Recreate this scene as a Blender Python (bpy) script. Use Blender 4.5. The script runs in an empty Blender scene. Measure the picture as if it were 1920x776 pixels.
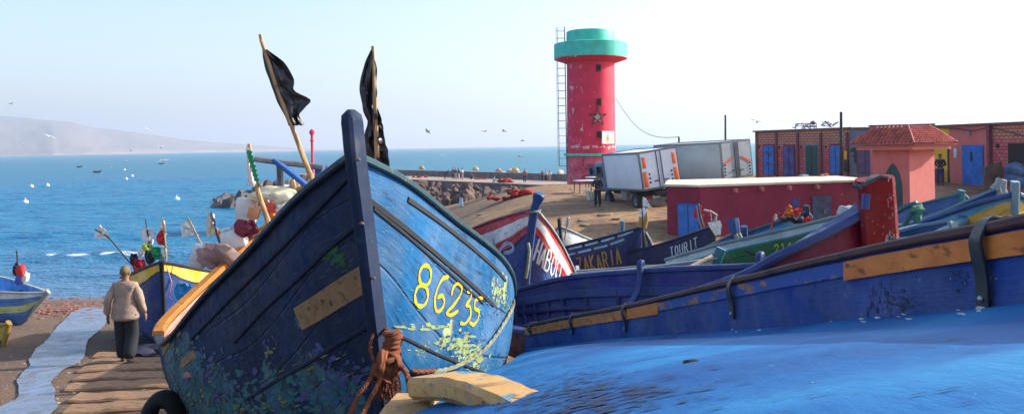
import bpy, bmesh, math, random
from mathutils import Vector, Matrix, noise
from mathutils.bvhtree import BVHTree
from math import sin, cos, pi, radians as R
random.seed(7)
SC = bpy.context.scene
COL = SC.collection
# ------------------------------------------------------------------ camera, world, sun, exposure
F = 1500.0; HX, HY = 960.0, 274.0; TH = 0.0168; CAM = Vector((0, 0, 7.0))
RT = Vector((cos(TH), 0, -sin(TH))); UP = Vector((sin(TH), 0, cos(TH)))
cd = bpy.data.cameras.new('camera'); cam = bpy.data.objects.new('camera', cd); COL.objects.link(cam)
cd.sensor_width = 36; cd.lens = F / 1920 * 36; cd.shift_y = -(388 - HY) / 1920; cd.clip_start = 0.05; cd.clip_end = 90000
m = Matrix((RT, UP, Vector((0, -1, 0)))).transposed().to_4x4(); m.translation = CAM; cam.matrix_world = m
SC.camera = cam
SUN_EL, SUN_AZ = 26.0, 74.0         # azimuth clockwise from +Y
w = bpy.data.worlds.new('World'); SC.world = w; w.use_nodes = True
nt = w.node_tree; bg = nt.nodes['Background']
sky = nt.nodes.new('ShaderNodeTexSky'); sky.sky_type = 'NISHITA'; sky.sun_disc = False
sky.sun_elevation = R(SUN_EL); sky.sun_rotation = R(SUN_AZ); sky.air_density = 1.0; sky.dust_density = 2.5; sky.ozone_density = 2.0
nt.links.new(sky.outputs[0], bg.inputs[0]); bg.inputs[1].default_value = 0.15
sl = bpy.data.lights.new('sun', 'SUN'); sl.energy = 4.4; sl.angle = R(0.5); sl.color = (1.0, 0.93, 0.82)
so = bpy.data.objects.new('sun', sl); COL.objects.link(so)
sd = Vector((sin(R(SUN_AZ)) * cos(R(SUN_EL)), cos(R(SUN_AZ)) * cos(R(SUN_EL)), sin(R(SUN_EL))))
so.rotation_euler = sd.to_track_quat('Z', 'Y').to_euler(); so.location = (30, 10, 40)
SC.view_settings.view_transform = 'Standard'; SC.view_settings.look = 'None'; SC.view_settings.exposure = 1.1; SC.view_settings.gamma = 1
SC.render.engine = 'CYCLES'
# ------------------------------------------------------------------ pixel helpers
def at(px, py, Y):
    return CAM + RT * ((px - HX) / F * Y) + UP * ((HY - py) / F * Y) + Vector((0, Y, 0))
def ray(px, py):
    return (RT * ((px - HX) / F) + UP * ((HY - py) / F) + Vector((0, 1, 0))).normalized()
def sm(a, b, x):
    t = max(0, min(1, (x - a) / (b - a))); return t * t * (3 - 2 * t)
def lerp(a, b, t): return a + (b - a) * t
def interp(x, pts):
    if x <= pts[0][0]: return pts[0][1]
    for (a, u), (b, v) in zip(pts, pts[1:]):
        if x <= b: return u + (v - u) * (x - a) / (b - a)
    return pts[-1][1]
def gz(x, y):
    low = max(5.15 - 0.132 * y, -0.7)
    hi = interp(y, [(0, 5.1), (8, 4.3), (12, 4.1), (18, 3.6), (26, 3.15), (32, 3.0), (41, 3.6), (55, 4.0), (77, 3.25), (92, 2.0), (106, -1.2), (160, -3)])
    hi += sm(14, 22, x) * 1.0 * (1 - sm(60, 80, y)) + sm(50, 90, x) * sm(70, 100, y) * 3
    a = lerp(-5.0, -13.0, sm(10, 45, y)); a = lerp(a, -17, sm(60, 84, y))
    b = lerp(0.5, 3.0, sm(10, 45, y)); b = lerp(b, 5.0, sm(55, 90, y))
    z = lerp(low, hi, sm(a, b, x))
    return z
def gn(x, y):
    return gz(x, y) + 0.05 * noise.noise(Vector((x * .35, y * .35, 0))) + 0.02 * noise.noise(Vector((x * 1.7, y * 1.7, 3)))
def ground(px, py):
    d = ray(px, py); t = 3.0
    while t < 200:
        p = CAM + d * t
        if p.z <= gz(p.x, p.y): return Vector((p.x, p.y, gn(p.x, p.y)))
        t += 0.05
    return p
# ------------------------------------------------------------------ mesh builder
class MB:
    def __init__(s): s.v = []; s.f = []; s.mi = []; s.uv = []; s.m = 0; s.smooth = []; s.sm = False
    def face(s, idx, uv=None):
        s.f.append(tuple(idx)); s.mi.append(s.m); s.uv.append(uv); s.smooth.append(s.sm)
    def pt(s, p): s.v.append(Vector(p)); return len(s.v) - 1
    def poly(s, pts): s.face([s.pt(p) for p in pts])
    def box(s, c, size, M=None, bev=0.0):
        c = Vector(c); h = Vector(size) * .5
        if bev > 0:
            bm = bmesh.new(); bmesh.ops.create_cube(bm, size=1.0)
            for v in bm.verts: v.co = Vector((v.co.x * size[0], v.co.y * size[1], v.co.z * size[2]))
            bmesh.ops.bevel(bm, geom=bm.edges[:], offset=bev, segments=2, affect='EDGES', profile=.5)
            base = len(s.v); bm.verts.index_update()
            for v in bm.verts: s.v.append((M @ v.co if M else v.co) + c)
            for f in bm.faces: s.face([base + v.index for v in f.verts])
            bm.free(); return s
        b = len(s.v)
        for x, y, z in ((-1,-1,-1),(1,-1,-1),(1,1,-1),(-1,1,-1),(-1,-1,1),(1,-1,1),(1,1,1),(-1,1,1)):
            o = Vector((x*h.x, y*h.y, z*h.z)); s.v.append((M @ o if M else o) + c)
        for f in ((0,3,2,1),(4,5,6,7),(0,1,5,4),(1,2,6,5),(2,3,7,6),(3,0,4,7)): s.face([b+i for i in f])
        return s
    def tube(s, pts, r, n=8, cap=True, jit=0):
        pts = [Vector(p) for p in pts]; N = len(pts)
        rs = r if isinstance(r, (list, tuple)) else [r] * N
        b = len(s.v); prev = None; old = s.sm; s.sm = True
        for i, p in enumerate(pts):
            t = (pts[min(i+1, N-1)] - pts[max(i-1, 0)]).normalized()
            if prev is None:
                a = t.orthogonal().normalized()
            else:
                a = (prev - t * prev.dot(t)); a = a.normalized() if a.length > 1e-6 else t.orthogonal().normalized()
            prev = a; c = t.cross(a)
            for k in range(n):
                q = 2*pi*k/n; rr = rs[i] * (1 + jit * random.uniform(-1, 1))
                s.v.append(p + (a*cos(q) + c*sin(q)) * rr)
        for i in range(N-1):
            for k in range(n):
                s.face((b+i*n+k, b+i*n+(k+1)%n, b+(i+1)*n+(k+1)%n, b+(i+1)*n+k))
        s.sm = old
        if cap:
            s.face([b+k for k in range(n)][::-1]); s.face([b+(N-1)*n+k for k in range(n)])
        return s
    def sweep(s, pts, w, h, up=(0,0,1), ups=None, sq=0.0):
        "rectangular bar along pts; w sideways, h along up (w, h may be lists)"
        pts = [Vector(p) for p in pts]; N = len(pts); b = len(s.v)
        for i, p in enumerate(pts):
            t = (pts[min(i+1, N-1)] - pts[max(i-1, 0)]).normalized()
            u = Vector(ups[i]) if ups else Vector(up)
            u = (u - t*u.dot(t)).normalized(); sd_ = t.cross(u)
            ww = w[i] if isinstance(w, list) else w; hh = h[i] if isinstance(h, list) else h
            c = .22 * min(ww, hh)
            for a_, b_ in ((-ww/2+c,-hh/2),(ww/2-c,-hh/2),(ww/2,-hh/2+c),(ww/2,hh/2-c),(ww/2-c,hh/2),(-ww/2+c,hh/2),(-ww/2,hh/2-c),(-ww/2,-hh/2+c)):
                s.v.append(p + sd_*a_ + u*b_)
        for i in range(N-1):
            for k in range(8): s.face((b+i*8+k, b+i*8+(k+1)%8, b+(i+1)*8+(k+1)%8, b+(i+1)*8+k))
        s.face([b+k for k in range(8)][::-1]); s.face([b+(N-1)*8+k for k in range(8)])
        return s
    def grid(s, fn, nu, nv, uvf=None, closeu=False):
        b = len(s.v); old = s.sm; s.sm = True
        for i in range(nu+1):
            for j in range(nv+1): s.v.append(Vector(fn(i/nu, j/nv)))
        for i in range(nu):
            for j in range(nv):
                q = [(i,j),(i+1,j),(i+1,j+1),(i,j+1)]
                s.face([b+a*(nv+1)+c for a, c in q], [uvf(a/nu, c/nv) for a, c in q] if uvf else [(a/nu, c/nv) for a, c in q])
        s.sm = old; return s
    def lathe(s, prof, n=32, c=(0,0,0), cap=True):
        c = Vector(c); b = len(s.v); old = s.sm; s.sm = True
        for r, z in prof:
            for k in range(n): s.v.append(c + Vector((r*cos(2*pi*k/n), r*sin(2*pi*k/n), z)))
        for i in range(len(prof)-1):
            for k in range(n): s.face((b+i*n+k, b+i*n+(k+1)%n, b+(i+1)*n+(k+1)%n, b+(i+1)*n+k))
        s.sm = False
        if cap:
            s.face([b+k for k in range(n)][::-1]); s.face([b+(len(prof)-1)*n+k for k in range(n)])
        s.sm = old; return s
    def prism(s, poly, d):
        "poly: 3D points, extruded by vector d"
        d = Vector(d); n = len(poly); b = len(s.v)
        for p in poly: s.v.append(Vector(p))
        for p in poly: s.v.append(Vector(p) + d)
        s.face([b+i for i in range(n)][::-1]); s.face([b+n+i for i in range(n)])
        for i in range(n): s.face((b+i, b+(i+1)%n, b+n+(i+1)%n, b+n+i))
        return s
    def blob(s, c, r, sc=(1,1,1), sub=2, amp=.15, seed=0, fr=1.5, M=None):
        bm = bmesh.new(); bmesh.ops.create_icosphere(bm, subdivisions=sub, radius=1); b = len(s.v); bm.verts.index_update(); old = s.sm
        for v in bm.verts:
            k = 1 + amp*noise.noise(v.co*fr + Vector((seed*7.3, seed*3.1, 0)))*2
            o = Vector((v.co.x*sc[0], v.co.y*sc[1], v.co.z*sc[2])) * r * k
            s.v.append((M @ o if M else o) + Vector(c))
        s.sm = True
        for f in bm.faces: s.face([b+v.index for v in f.verts])
        s.sm = old; bm.free(); return s
    def bvh(s): return BVHTree.FromPolygons(s.v, s.f)
def root_of(o):
    while o.parent: o = o.parent
    return o
def obj(name, mb, mat, parent=None, world=False, label=None, kind=None, weld=False):
    me = bpy.data.meshes.new(name)
    vs = mb.v
    if world and parent:
        r = root_of(parent); Mi = r.matrix_basis.inverted(); vs = [Mi @ v for v in vs]
    me.from_pydata([tuple(v) for v in vs], [], mb.f)
    me.polygons.foreach_set('material_index', mb.mi); me.polygons.foreach_set('use_smooth', mb.smooth)
    if any(u for u in mb.uv):
        ul = me.uv_layers.new(name='UVMap'); k = 0
        for f, u in zip(mb.f, mb.uv):
            for i in range(len(f)):
                ul.data[k].uv = u[i] if u else (0, 0); k += 1
    for mm in (mat if isinstance(mat, (list, tuple)) else [mat]): me.materials.append(mm)
    bm = bmesh.new(); bm.from_mesh(me)
    if weld: bmesh.ops.remove_doubles(bm, verts=bm.verts, dist=1e-4)
    bmesh.ops.recalc_face_normals(bm, faces=bm.faces); bm.to_mesh(me); bm.free()
    me.update(); me.set_sharp_from_angle(angle=R(42))
    o = bpy.data.objects.new(name, me); COL.objects.link(o)
    if parent: o.parent = parent
    if label: o['label'] = label
    if kind: o['kind'] = kind
    return o
def thing(name, label, cat, loc=(0,0,0), rz=0, group=None):
    o = bpy.data.objects.new(name, None); COL.objects.link(o); o.location = loc; o.rotation_euler = (0,0,rz)
    o.empty_display_size = .3; o['label'] = label; o['category'] = cat
    if group: o['group'] = group
    o.matrix_basis = Matrix.Translation(Vector(loc)) @ Matrix.Rotation(rz, 4, 'Z')
    return o
def tag(o, label, cat, group=None):
    o['label'] = label; o['category'] = cat
    if group: o['group'] = group
    return o
def solo(name, mb, mat, label, cat, group=None, base=None):
    "a thing that is one mesh, given in world coordinates; origin moved to its base"
    if base is None:
        n = len(mb.v); base = Vector((sum(v.x for v in mb.v)/n, sum(v.y for v in mb.v)/n, min(v.z for v in mb.v)))
    base = Vector(base); mb.v = [v - base for v in mb.v]
    o = obj(name, mb, mat); o.location = base; return tag(o, label, cat, group)
def copy_tree(o, parent=None):
    c = o.copy(); COL.objects.link(c)
    if parent: c.parent = parent
    for ch in list(o.children): copy_tree(ch, c)
    return c
# ------------------------------------------------------------------ materials
class Nd:
    def __init__(s, name):
        s.m = bpy.data.materials.new(name); s.m.use_nodes = True; s.t = s.m.node_tree; s.b = s.t.nodes['Principled BSDF']
        s.tc = s.t.nodes.new('ShaderNodeTexCoord')
    def n(s, ty, **k):
        x = s.t.nodes.new(ty)
        for a, b in k.items(): setattr(x, a, b)
        return x
    def l(s, a, b):
        if isinstance(a, bpy.types.NodeSocket): s.t.links.new(a, b)
        elif isinstance(a, (tuple, list)) and len(a) == 3 and b.type == 'RGBA': b.default_value = (*a, 1)
        else: b.default_value = a
    def vec(s, src='Object', sc=(1,1,1), loc=(0,0,0), rot=(0,0,0)):
        mp = s.n('ShaderNodeMapping'); s.l(s.tc.outputs[src], mp.inputs[0]); mp.inputs['Scale'].default_value = sc; mp.inputs['Location'].default_value = loc; mp.inputs['Rotation'].default_value = rot
        return mp.outputs[0]
    def noise(s, scale=5, det=4, vec=None, rough=.55, dist=0):
        x = s.n('ShaderNodeTexNoise'); s.l(vec or s.tc.outputs['Object'], x.inputs['Vector']); x.inputs['Scale'].default_value = scale
        x.inputs['Detail'].default_value = det; x.inputs['Roughness'].default_value = rough; x.inputs['Distortion'].default_value = dist
        return x.outputs[0]
    def ramp(s, fac, stops, mode='LINEAR'):
        x = s.n('ShaderNodeValToRGB'); x.color_ramp.interpolation = mode; e = x.color_ramp.elements
        while len(e) < len(stops): e.new(0.5)
        for q, (p, c) in zip(e, stops):
            q.position = p; q.color = (*c, 1) if isinstance(c, (tuple, list)) else (c, c, c, 1)
        s.l(fac, x.inputs[0]); return x.outputs[0]
    def mix(s, fac, a, b, mode='MIX'):
        x = s.n('ShaderNodeMix', data_type='RGBA', blend_type=mode); s.l(fac, x.inputs[0]); s.l(a, x.inputs[6]); s.l(b, x.inputs[7]); return x.outputs[2]
    def math(s, op, a, b=0.0, c=None, clamp=False):
        x = s.n('ShaderNodeMath', operation=op, use_clamp=clamp); s.l(a, x.inputs[0]); s.l(b, x.inputs[1])
        if c is not None: s.l(c, x.inputs[2])
        return x.outputs[0]
    def bump(s, h, st=.3, dist=.02):
        x = s.n('ShaderNodeBump'); x.inputs['Strength'].default_value = st; x.inputs['Distance'].default_value = dist; s.l(h, x.inputs['Height']); s.l(x.outputs[0], s.b.inputs['Normal'])
    def out(s, col, rough=.6, metal=0, spec=None):
        s.l(col, s.b.inputs['Base Color']); s.l(rough, s.b.inputs['Roughness']); s.b.inputs['Metallic'].default_value = metal
        if spec is not None: s.b.inputs['Specular IOR Level'].default_value = spec
        return s.m
_mc = {}
def plain(name, col, rough=.6, var=.25, scale=6, metal=0, bump=.15, bd=.01):
    if name in _mc: return _mc[name]
    q = Nd(name); f = q.noise(scale, 5); g = q.noise(scale*6, 3)
    c = q.mix(q.ramp(f, [(.35, 0), (.65, 1)]), tuple(x*(1-var) for x in col), tuple(min(1, x*(1+var)) for x in col))
    c = q.mix(q.ramp(g, [(.3, 0.0), (.75, .3)]), c, tuple(x*.6 for x in col))
    q.bump(g, bump, bd); _mc[name] = q.out(c, rough, metal); return _mc[name]
def paint(name, bands, worn=(.35,.33,.25), amt=.5, planks=7, rough=.45, dark=(.01,.015,.03), us=1.0, patchy=None, pk=.5, stk=.28):
    """weathered boat paint. bands: colour or [(v_end, colour)...] along UV.y; worn: what shows where chipped"""
    if name in _mc: return _mc[name]
    q = Nd(name); uv = q.tc.outputs['UV']; sp = q.n('ShaderNodeSeparateXYZ'); q.l(uv, sp.inputs[0]); v = sp.outputs[1]
    if isinstance(bands[0], (int, float)): base = q.mix(0.0, tuple(bands), tuple(bands))
    else:
        wob = q.math('MULTIPLY_ADD', q.noise(3, 3), .012, -.006); vv = q.math('ADD', v, wob); st = []; p = 0
        for e, c in bands: st.append((p, c)); p = e
        base = q.ramp(vv, st, 'CONSTANT')
    big = q.noise(1.6, 5, rough=.6)
    hs = q.n('ShaderNodeHueSaturation'); q.l(base, hs.inputs['Color']); q.l(q.ramp(big, [(.3, .62), (.7, 1.25)]), hs.inputs['Value']); q.l(q.ramp(q.noise(2.6, 3), [(.35, .8), (.7, 1.08)]), hs.inputs['Saturation']); c = hs.outputs[0]
    st_v = q.vec('UV', (us*1.3, 38, 1)); streak = q.noise(2.2, 5, st_v, .65)
    c = q.mix(q.ramp(streak, [(.46, 0.0), (.8, stk)]), c, q.mix(.4, base, (.30,.48,.58)))
    c = q.mix(q.ramp(q.noise(1.7, 5, q.vec('UV', (us*2, 25, 1), (5,3,0)), .7), [(.55, 0.0), (.68, .7)]), c, dark)
    if patchy:
        c = q.mix(q.ramp(q.noise(2.2, 6, q.vec('Object', (1,1,1), (9,2,4)), .7), [(.56, 0.0), (.6, .85)]), c, patchy)
    at_ = q.n('ShaderNodeAttribute', attribute_name='wear'); ch = q.noise(9, 8, rough=.72)
    chs = q.noise(6, 6, q.vec('UV', (us*3, 18, 1)), .7)
    cm = q.math('ADD', q.math('MULTIPLY', ch, .5), q.math('MULTIPLY', chs, .5))
    cm = q.math('ADD', cm, q.math('MULTIPLY', at_.outputs['Fac'], .35))
    wcol = q.mix(q.ramp(q.noise(5, 4, q.vec('Object', (1,1,1), (3,3,3))), [(.4, 0), (.6, 1)]), worn, tuple(x*.45 for x in worn))
    mk = q.ramp(cm, [(.70-.10*amt, 0.0), (.715-.10*amt, 1.0)]); c = q.mix(mk, c, wcol)
    pl = q.math('FRACT', q.math('MULTIPLY', v, float(planks))); e = q.math('ABSOLUTE', q.math('SUBTRACT', pl, .5))
    seam = q.ramp(e, [(.462, 0), (.49, 1)]); c = q.mix(q.math('MULTIPLY', seam, pk), c, dark)
    h = q.math('SUBTRACT', q.math('MULTIPLY', q.math('ADD', streak, ch), .5), q.math('ADD', q.math('MULTIPLY', seam, 1.1), q.math('MULTIPLY', mk, .35)))
    q.bump(h, .5, .012)
    _mc[name] = q.out(c, q.ramp(q.noise(12, 3), [(.3, rough-.1), (.7, min(1, rough+.25))]), spec=.35); return _mc[name]
def wood(name, c1, c2, dark=(.02,.012,.008), sc=(1.5,1.5,14), rough=.75, paintc=None):
    if name in _mc: return _mc[name]
    q = Nd(name); g = q.noise(2.5, 7, q.vec('Object', sc), .65, .4); c = q.ramp(g, [(.3, c1), (.68, c2)])
    c = q.mix(q.ramp(q.noise(4, 6, q.vec('Object', sc, (4,4,4))), [(.58, 0), (.66, .85)]), c, dark)
    if paintc: c = q.mix(q.ramp(q.noise(7, 7, rough=.7), [(.56, 0), (.59, .9)]), c, paintc)
    q.bump(g, .5, .01); _mc[name] = q.out(c, rough); return _mc[name]
# ------------------------------------------------------------------ skinned figures
def skin(verts, edges, rad, sub=1):
    me = bpy.data.meshes.new('t'); me.from_pydata([tuple(v) for v in verts], edges, []); o = bpy.data.objects.new('t', me); COL.objects.link(o)
    o.modifiers.new('s', 'SKIN')
    for i, r_ in enumerate(rad):
        sv = me.skin_vertices[0].data[i]; sv.radius = (r_, r_) if not isinstance(r_, tuple) else r_; sv.use_root = (i == 0)
    o.modifiers.new('u', 'SUBSURF').levels = sub; o.modifiers['u'].render_levels = sub
    dg = bpy.context.evaluated_depsgraph_get(); ev = o.evaluated_get(dg); m2 = ev.to_mesh()
    mb = MB(); mb.sm = True; mb.v = [v.co.copy() for v in m2.vertices]
    for p in m2.polygons: mb.face(list(p.vertices))
    ev.to_mesh_clear(); bpy.data.objects.remove(o); bpy.data.meshes.remove(me); return mb
# ------------------------------------------------------------------ hulls
def cr(P, t):
    n = len(P) - 1; x = max(0, min(.999999, t)) * n; i = int(x); u = x - i
    p0 = P[max(i-1, 0)]; p1 = P[i]; p2 = P[i+1]; p3 = P[min(i+2, n)]
    return 0.5 * ((2*p1) + (p2-p0)*u + (2*p0-5*p1+4*p2-p3)*u*u + (3*p1-p0-3*p2+p3)*u**3)
class Hull:
    def __init__(s, L, K, Rr, bk, dn=.45, ob=0.03):
        s.G = {-1: [Vector(p) for p in L], 1: [Vector(p) for p in Rr]}; s.K = [Vector(p) for p in K]; s.bk = bk; s.dn = dn; s.ob = ob
    def g(s, side, t): return cr(s.G[side], t)
    def k(s, t): return cr(s.K, t)
    def P(s, side, t, v, inset=0.0):
        G = s.g(side, t); K = s.k(t); O = s.g(-side, t)
        out = Vector((G.x-O.x, G.y-O.y, 0)); wd = out.length; out = out.normalized() if wd > 1e-4 else Vector()
        if inset:
            G = G - out*min(inset, wd*.45); K = K + Vector((0, 0, inset*1.6))
        h = G.z - K.z; n = len(s.bk) - 1; x = min(t, .99999)*n; i = int(x); bk = lerp(s.bk[i], s.bk[i+1], x-i)
        hor = Vector((G.x-K.x, G.y-K.y, 0))
        A = G - Vector((0, 0, h*s.dn*min(1, bk*1.5))) + out*s.ob*(bk if wd > .1 else 0); B = K + hor*bk
        if bk < .3:
            f = bk/.3; A = G.lerp(K, .33).lerp(A, f); B = G.lerp(K, .67).lerp(B, f)
        w_ = 1-v
        return G*w_**3 + A*3*w_*w_*v + B*3*w_*v*v + K*v**3
    def N(s, side, t, v):
        e = .004
        a = s.P(side, min(t+e, 1), v) - s.P(side, max(t-e, 0), v); b = s.P(side, t, min(v+e, 1)) - s.P(side, t, max(v-e, 0))
        n = a.cross(b).normalized(); G = s.g(side, t); O = s.g(-side, t); o = G-O
        return n if n.dot(o) > 0 else -n
    def mesh(s, nu=40, nv=12, inset=0.0, v0=0, v1=1, t0=0, t1=1, ln=6.0):
        mb = MB()
        for side in (-1, 1):
            mb.grid(lambda a, b: s.P(side, t0+(t1-t0)*a, v0+(v1-v0)*b, inset), nu, nv, lambda a, b: ((t0+(t1-t0)*a)*ln + (side+1)*5, v0+(v1-v0)*b))
        return mb
    def rail(s, side, v=0.0, w=.08, h=.04, t0=0.0, t1=1.0, n=30, off=0.0, dz=0.0, mb=None):
        mb = mb or MB(); pts = []; ups = []
        for i in range(n+1):
            t = t0+(t1-t0)*i/n; p = s.P(side, t, v)
            nn = s.N(side, min(max(t, .02), .98), max(v, .02)); pts.append(p + nn*off + Vector((0, 0, dz))); ups.append(Vector((0, 0, 1)) if v == 0 else nn)
        return mb.sweep(pts, w, h, ups=ups)
def stem_pts(h, over, n=8, fwd=0.0):
    "points down the stem line from above the gunwale to the keel (t=0 end)"
    G = h.g(1, 0).lerp(h.g(-1, 0), .5); K = h.k(0); d = (G-K).normalized()
    return [G + d*over + Vector((0,0,0))] + [G.lerp(K, i/n) for i in range(n+1)]
def transom(h, mb=None, v0=0.0, n=8, thick=.03):
    mb = mb or MB(); a = [h.P(-1, 1, v0+(1-v0)*i/n) for i in range(n+1)]; b = [h.P(1, 1, v0+(1-v0)*i/n) for i in range(n)][::-1]
    poly = a + b; cen = h.k(1) - h.k(.97); cen.z = 0; d = cen.normalized()*thick; mb.prism(poly, d); return mb
STROKES = {
 'H': [[(0,0),(0,1)],[(.7,0),(.7,1)],[(0,.5),(.7,.5)]], 'A': [[(0,0),(.35,1),(.7,0)],[(.15,.35),(.55,.35)]],
 'B': [[(0,0),(0,1),(.45,1),(.6,.85),(.6,.65),(.45,.53),(0,.53)],[(.45,.53),(.68,.4),(.68,.15),(.5,0),(0,0)]],
 'O': [[(.35,1),(.1,.85),(0,.5),(.1,.15),(.35,0),(.6,.15),(.7,.5),(.6,.85),(.35,1)]],
 'U': [[(0,1),(0,.25),(.2,0),(.5,0),(.7,.25),(.7,1)]], 'Z': [[(0,1),(.7,1),(0,0),(.7,0)]], 'K': [[(0,0),(0,1)],[(.65,1),(0,.45),(.65,0)]],
 'R': [[(0,0),(0,1),(.5,1),(.65,.8),(.6,.58),(.4,.5),(0,.5)],[(.35,.5),(.7,0)]], 'I': [[(.38,0),(.38,1)]], 'T': [[(0,1),(.7,1)],[(.35,1),(.35,0)]],
 '1': [[(.1,.75),(.35,1),(.35,0)]], '2': [[(0,.8),(.2,1),(.5,1),(.65,.75),(.55,.5),(0,0),(.7,0)]], '4': [[(.5,0),(.5,1),(0,.35),(.7,.35)]], 'D': [[(0,0),(0,1),(.4,1),(.7,.7),(.7,.3),(.4,0),(0,0)]],
 '6': [[(.6,1),(.2,.75),(0,.3),(.2,0),(.5,0),(.65,.25),(.5,.5),(.1,.4)]], '8': [[(.35,.53),(.08,.72),(.15,.95),(.35,1),(.55,.95),(.62,.72),(.35,.53),(.03,.3),(.1,.05),(.35,0),(.6,.05),(.67,.3),(.35,.53)]],
 '7': [[(0,1),(.7,1),(.25,0)]], 'L': [[(0,1),(0,0),(.6,0)]], 'E': [[(.65,1),(0,1),(0,0),(.65,0)],[(0,.5),(.5,.5)]], '-': [[(.1,.5),(.5,.5)]], '.': [[(.1,0),(.18,.08)]],
 'F': [[(.65,1),(0,1),(0,0)],[(0,.5),(.5,.5)]], 'N': [[(0,0),(0,1),(.65,0),(.65,1)]], 'W': [[(0,1),(.2,0),(.4,.7),(.6,0),(.8,1)]], 'C': [[(.7,.85),(.35,1),(.05,.7),(.05,.3),(.35,0),(.7,.15)]], 'S': [[(.65,.9),(.3,1),(.05,.75),(.6,.3),(.35,0),(0,.1)]],
}
def ribbon(mb, pts, nrm, w, th=.004):
    N = len(pts); b = len(mb.v)
    for i in range(N):
        t = (pts[min(i+1, N-1)] - pts[max(i-1, 0)]); t = t.normalized() if t.length > 1e-9 else Vector((0,0,1))
        s_ = t.cross(nrm[i]).normalized(); ww = w[i] if isinstance(w, list) else w
        for k in (-1, 1): mb.v.append(pts[i] + s_*k*ww/2 + nrm[i]*th)
    for i in range(N-1): mb.face((b+2*i, b+2*i+1, b+2*i+3, b+2*i+2))
    for e in (0, N-1):        # round ends
        t = (pts[0]-pts[1] if e == 0 else pts[-1]-pts[-2]).normalized(); s_ = t.cross(nrm[e]).normalized(); ww = (w[e] if isinstance(w, list) else w)/2
        mb.face([mb.pt(pts[e] + nrm[e]*th + s_*ww*cos(a) + t*ww*sin(a)) for a in [pi*j/6 for j in range(7)]])
def dense(pl, n=5):
    out = []
    for a, b in zip(pl, pl[1:]):
        for i in range(n): out.append((lerp(a[0], b[0], i/n), lerp(a[1], b[1], i/n)))
    return out + [pl[-1]]
def smooth2(pl, n=6):
    P = [Vector((x, y)) for x, y in pl]; k = (len(P)-1)*n
    return [tuple(cr(P, i/k)) for i in range(k+1)]
def hull_text(mb, h, side, text, t0, t1, v0, v1, w, ht=None, jit=.03):
    "writing on a hull side; reads from t0 to t1, top at v0, bottom at v1"
    n = len(text)
    for i, c in enumerate(text):
        if c not in STROKES: continue
        for st in STROKES[c]:
            pl = dense([(x+random.uniform(-jit,jit), y+random.uniform(-jit,jit)) for x, y in st], 4); P = []; NN = []
            for x, y in pl:
                t = lerp(t0, t1, (i + x*.85)/n); v = lerp(v1, v0, y); P.append(h.P(side, t, v)); NN.append(h.N(side, t, v))
            ribbon(mb, P, NN, w)
def cast(bv, px, py, lift=.0):
    hit = bv.ray_cast(CAM, ray(px, py))
    if hit[0] is None: return None, None
    n = hit[1]; d = ray(px, py)
    if n.dot(d) > 0: n = -n
    return hit[0] + n*lift, n
def cast_line(bv, pl, lift=0.0):
    P, NN = [], []
    for x, y in pl:
        p, n = cast(bv, x, y, lift)
        if p is not None: P.append(p); NN.append(n)
    return P, NN
def wear_attr(o, blobs):
    "blobs: (world point, radius, strength) -> per-vertex attribute that lets paint chip there"
    me = o.data; a = me.attributes.new('wear', 'FLOAT', 'POINT'); r = root_of(o).matrix_basis if o.parent else Matrix.Translation(o.location)
    for i, v in enumerate(me.vertices):
        p = r @ v.co; s_ = 0
        for c, rad, st in blobs:
            d = (p-c).length/rad
            if d < 1: s_ = max(s_, st*(1-d*d))
        a.data[i].value = s_
WOODG = wood('weathered_grey_wood', (.16,.12,.08), (.34,.27,.19))
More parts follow.
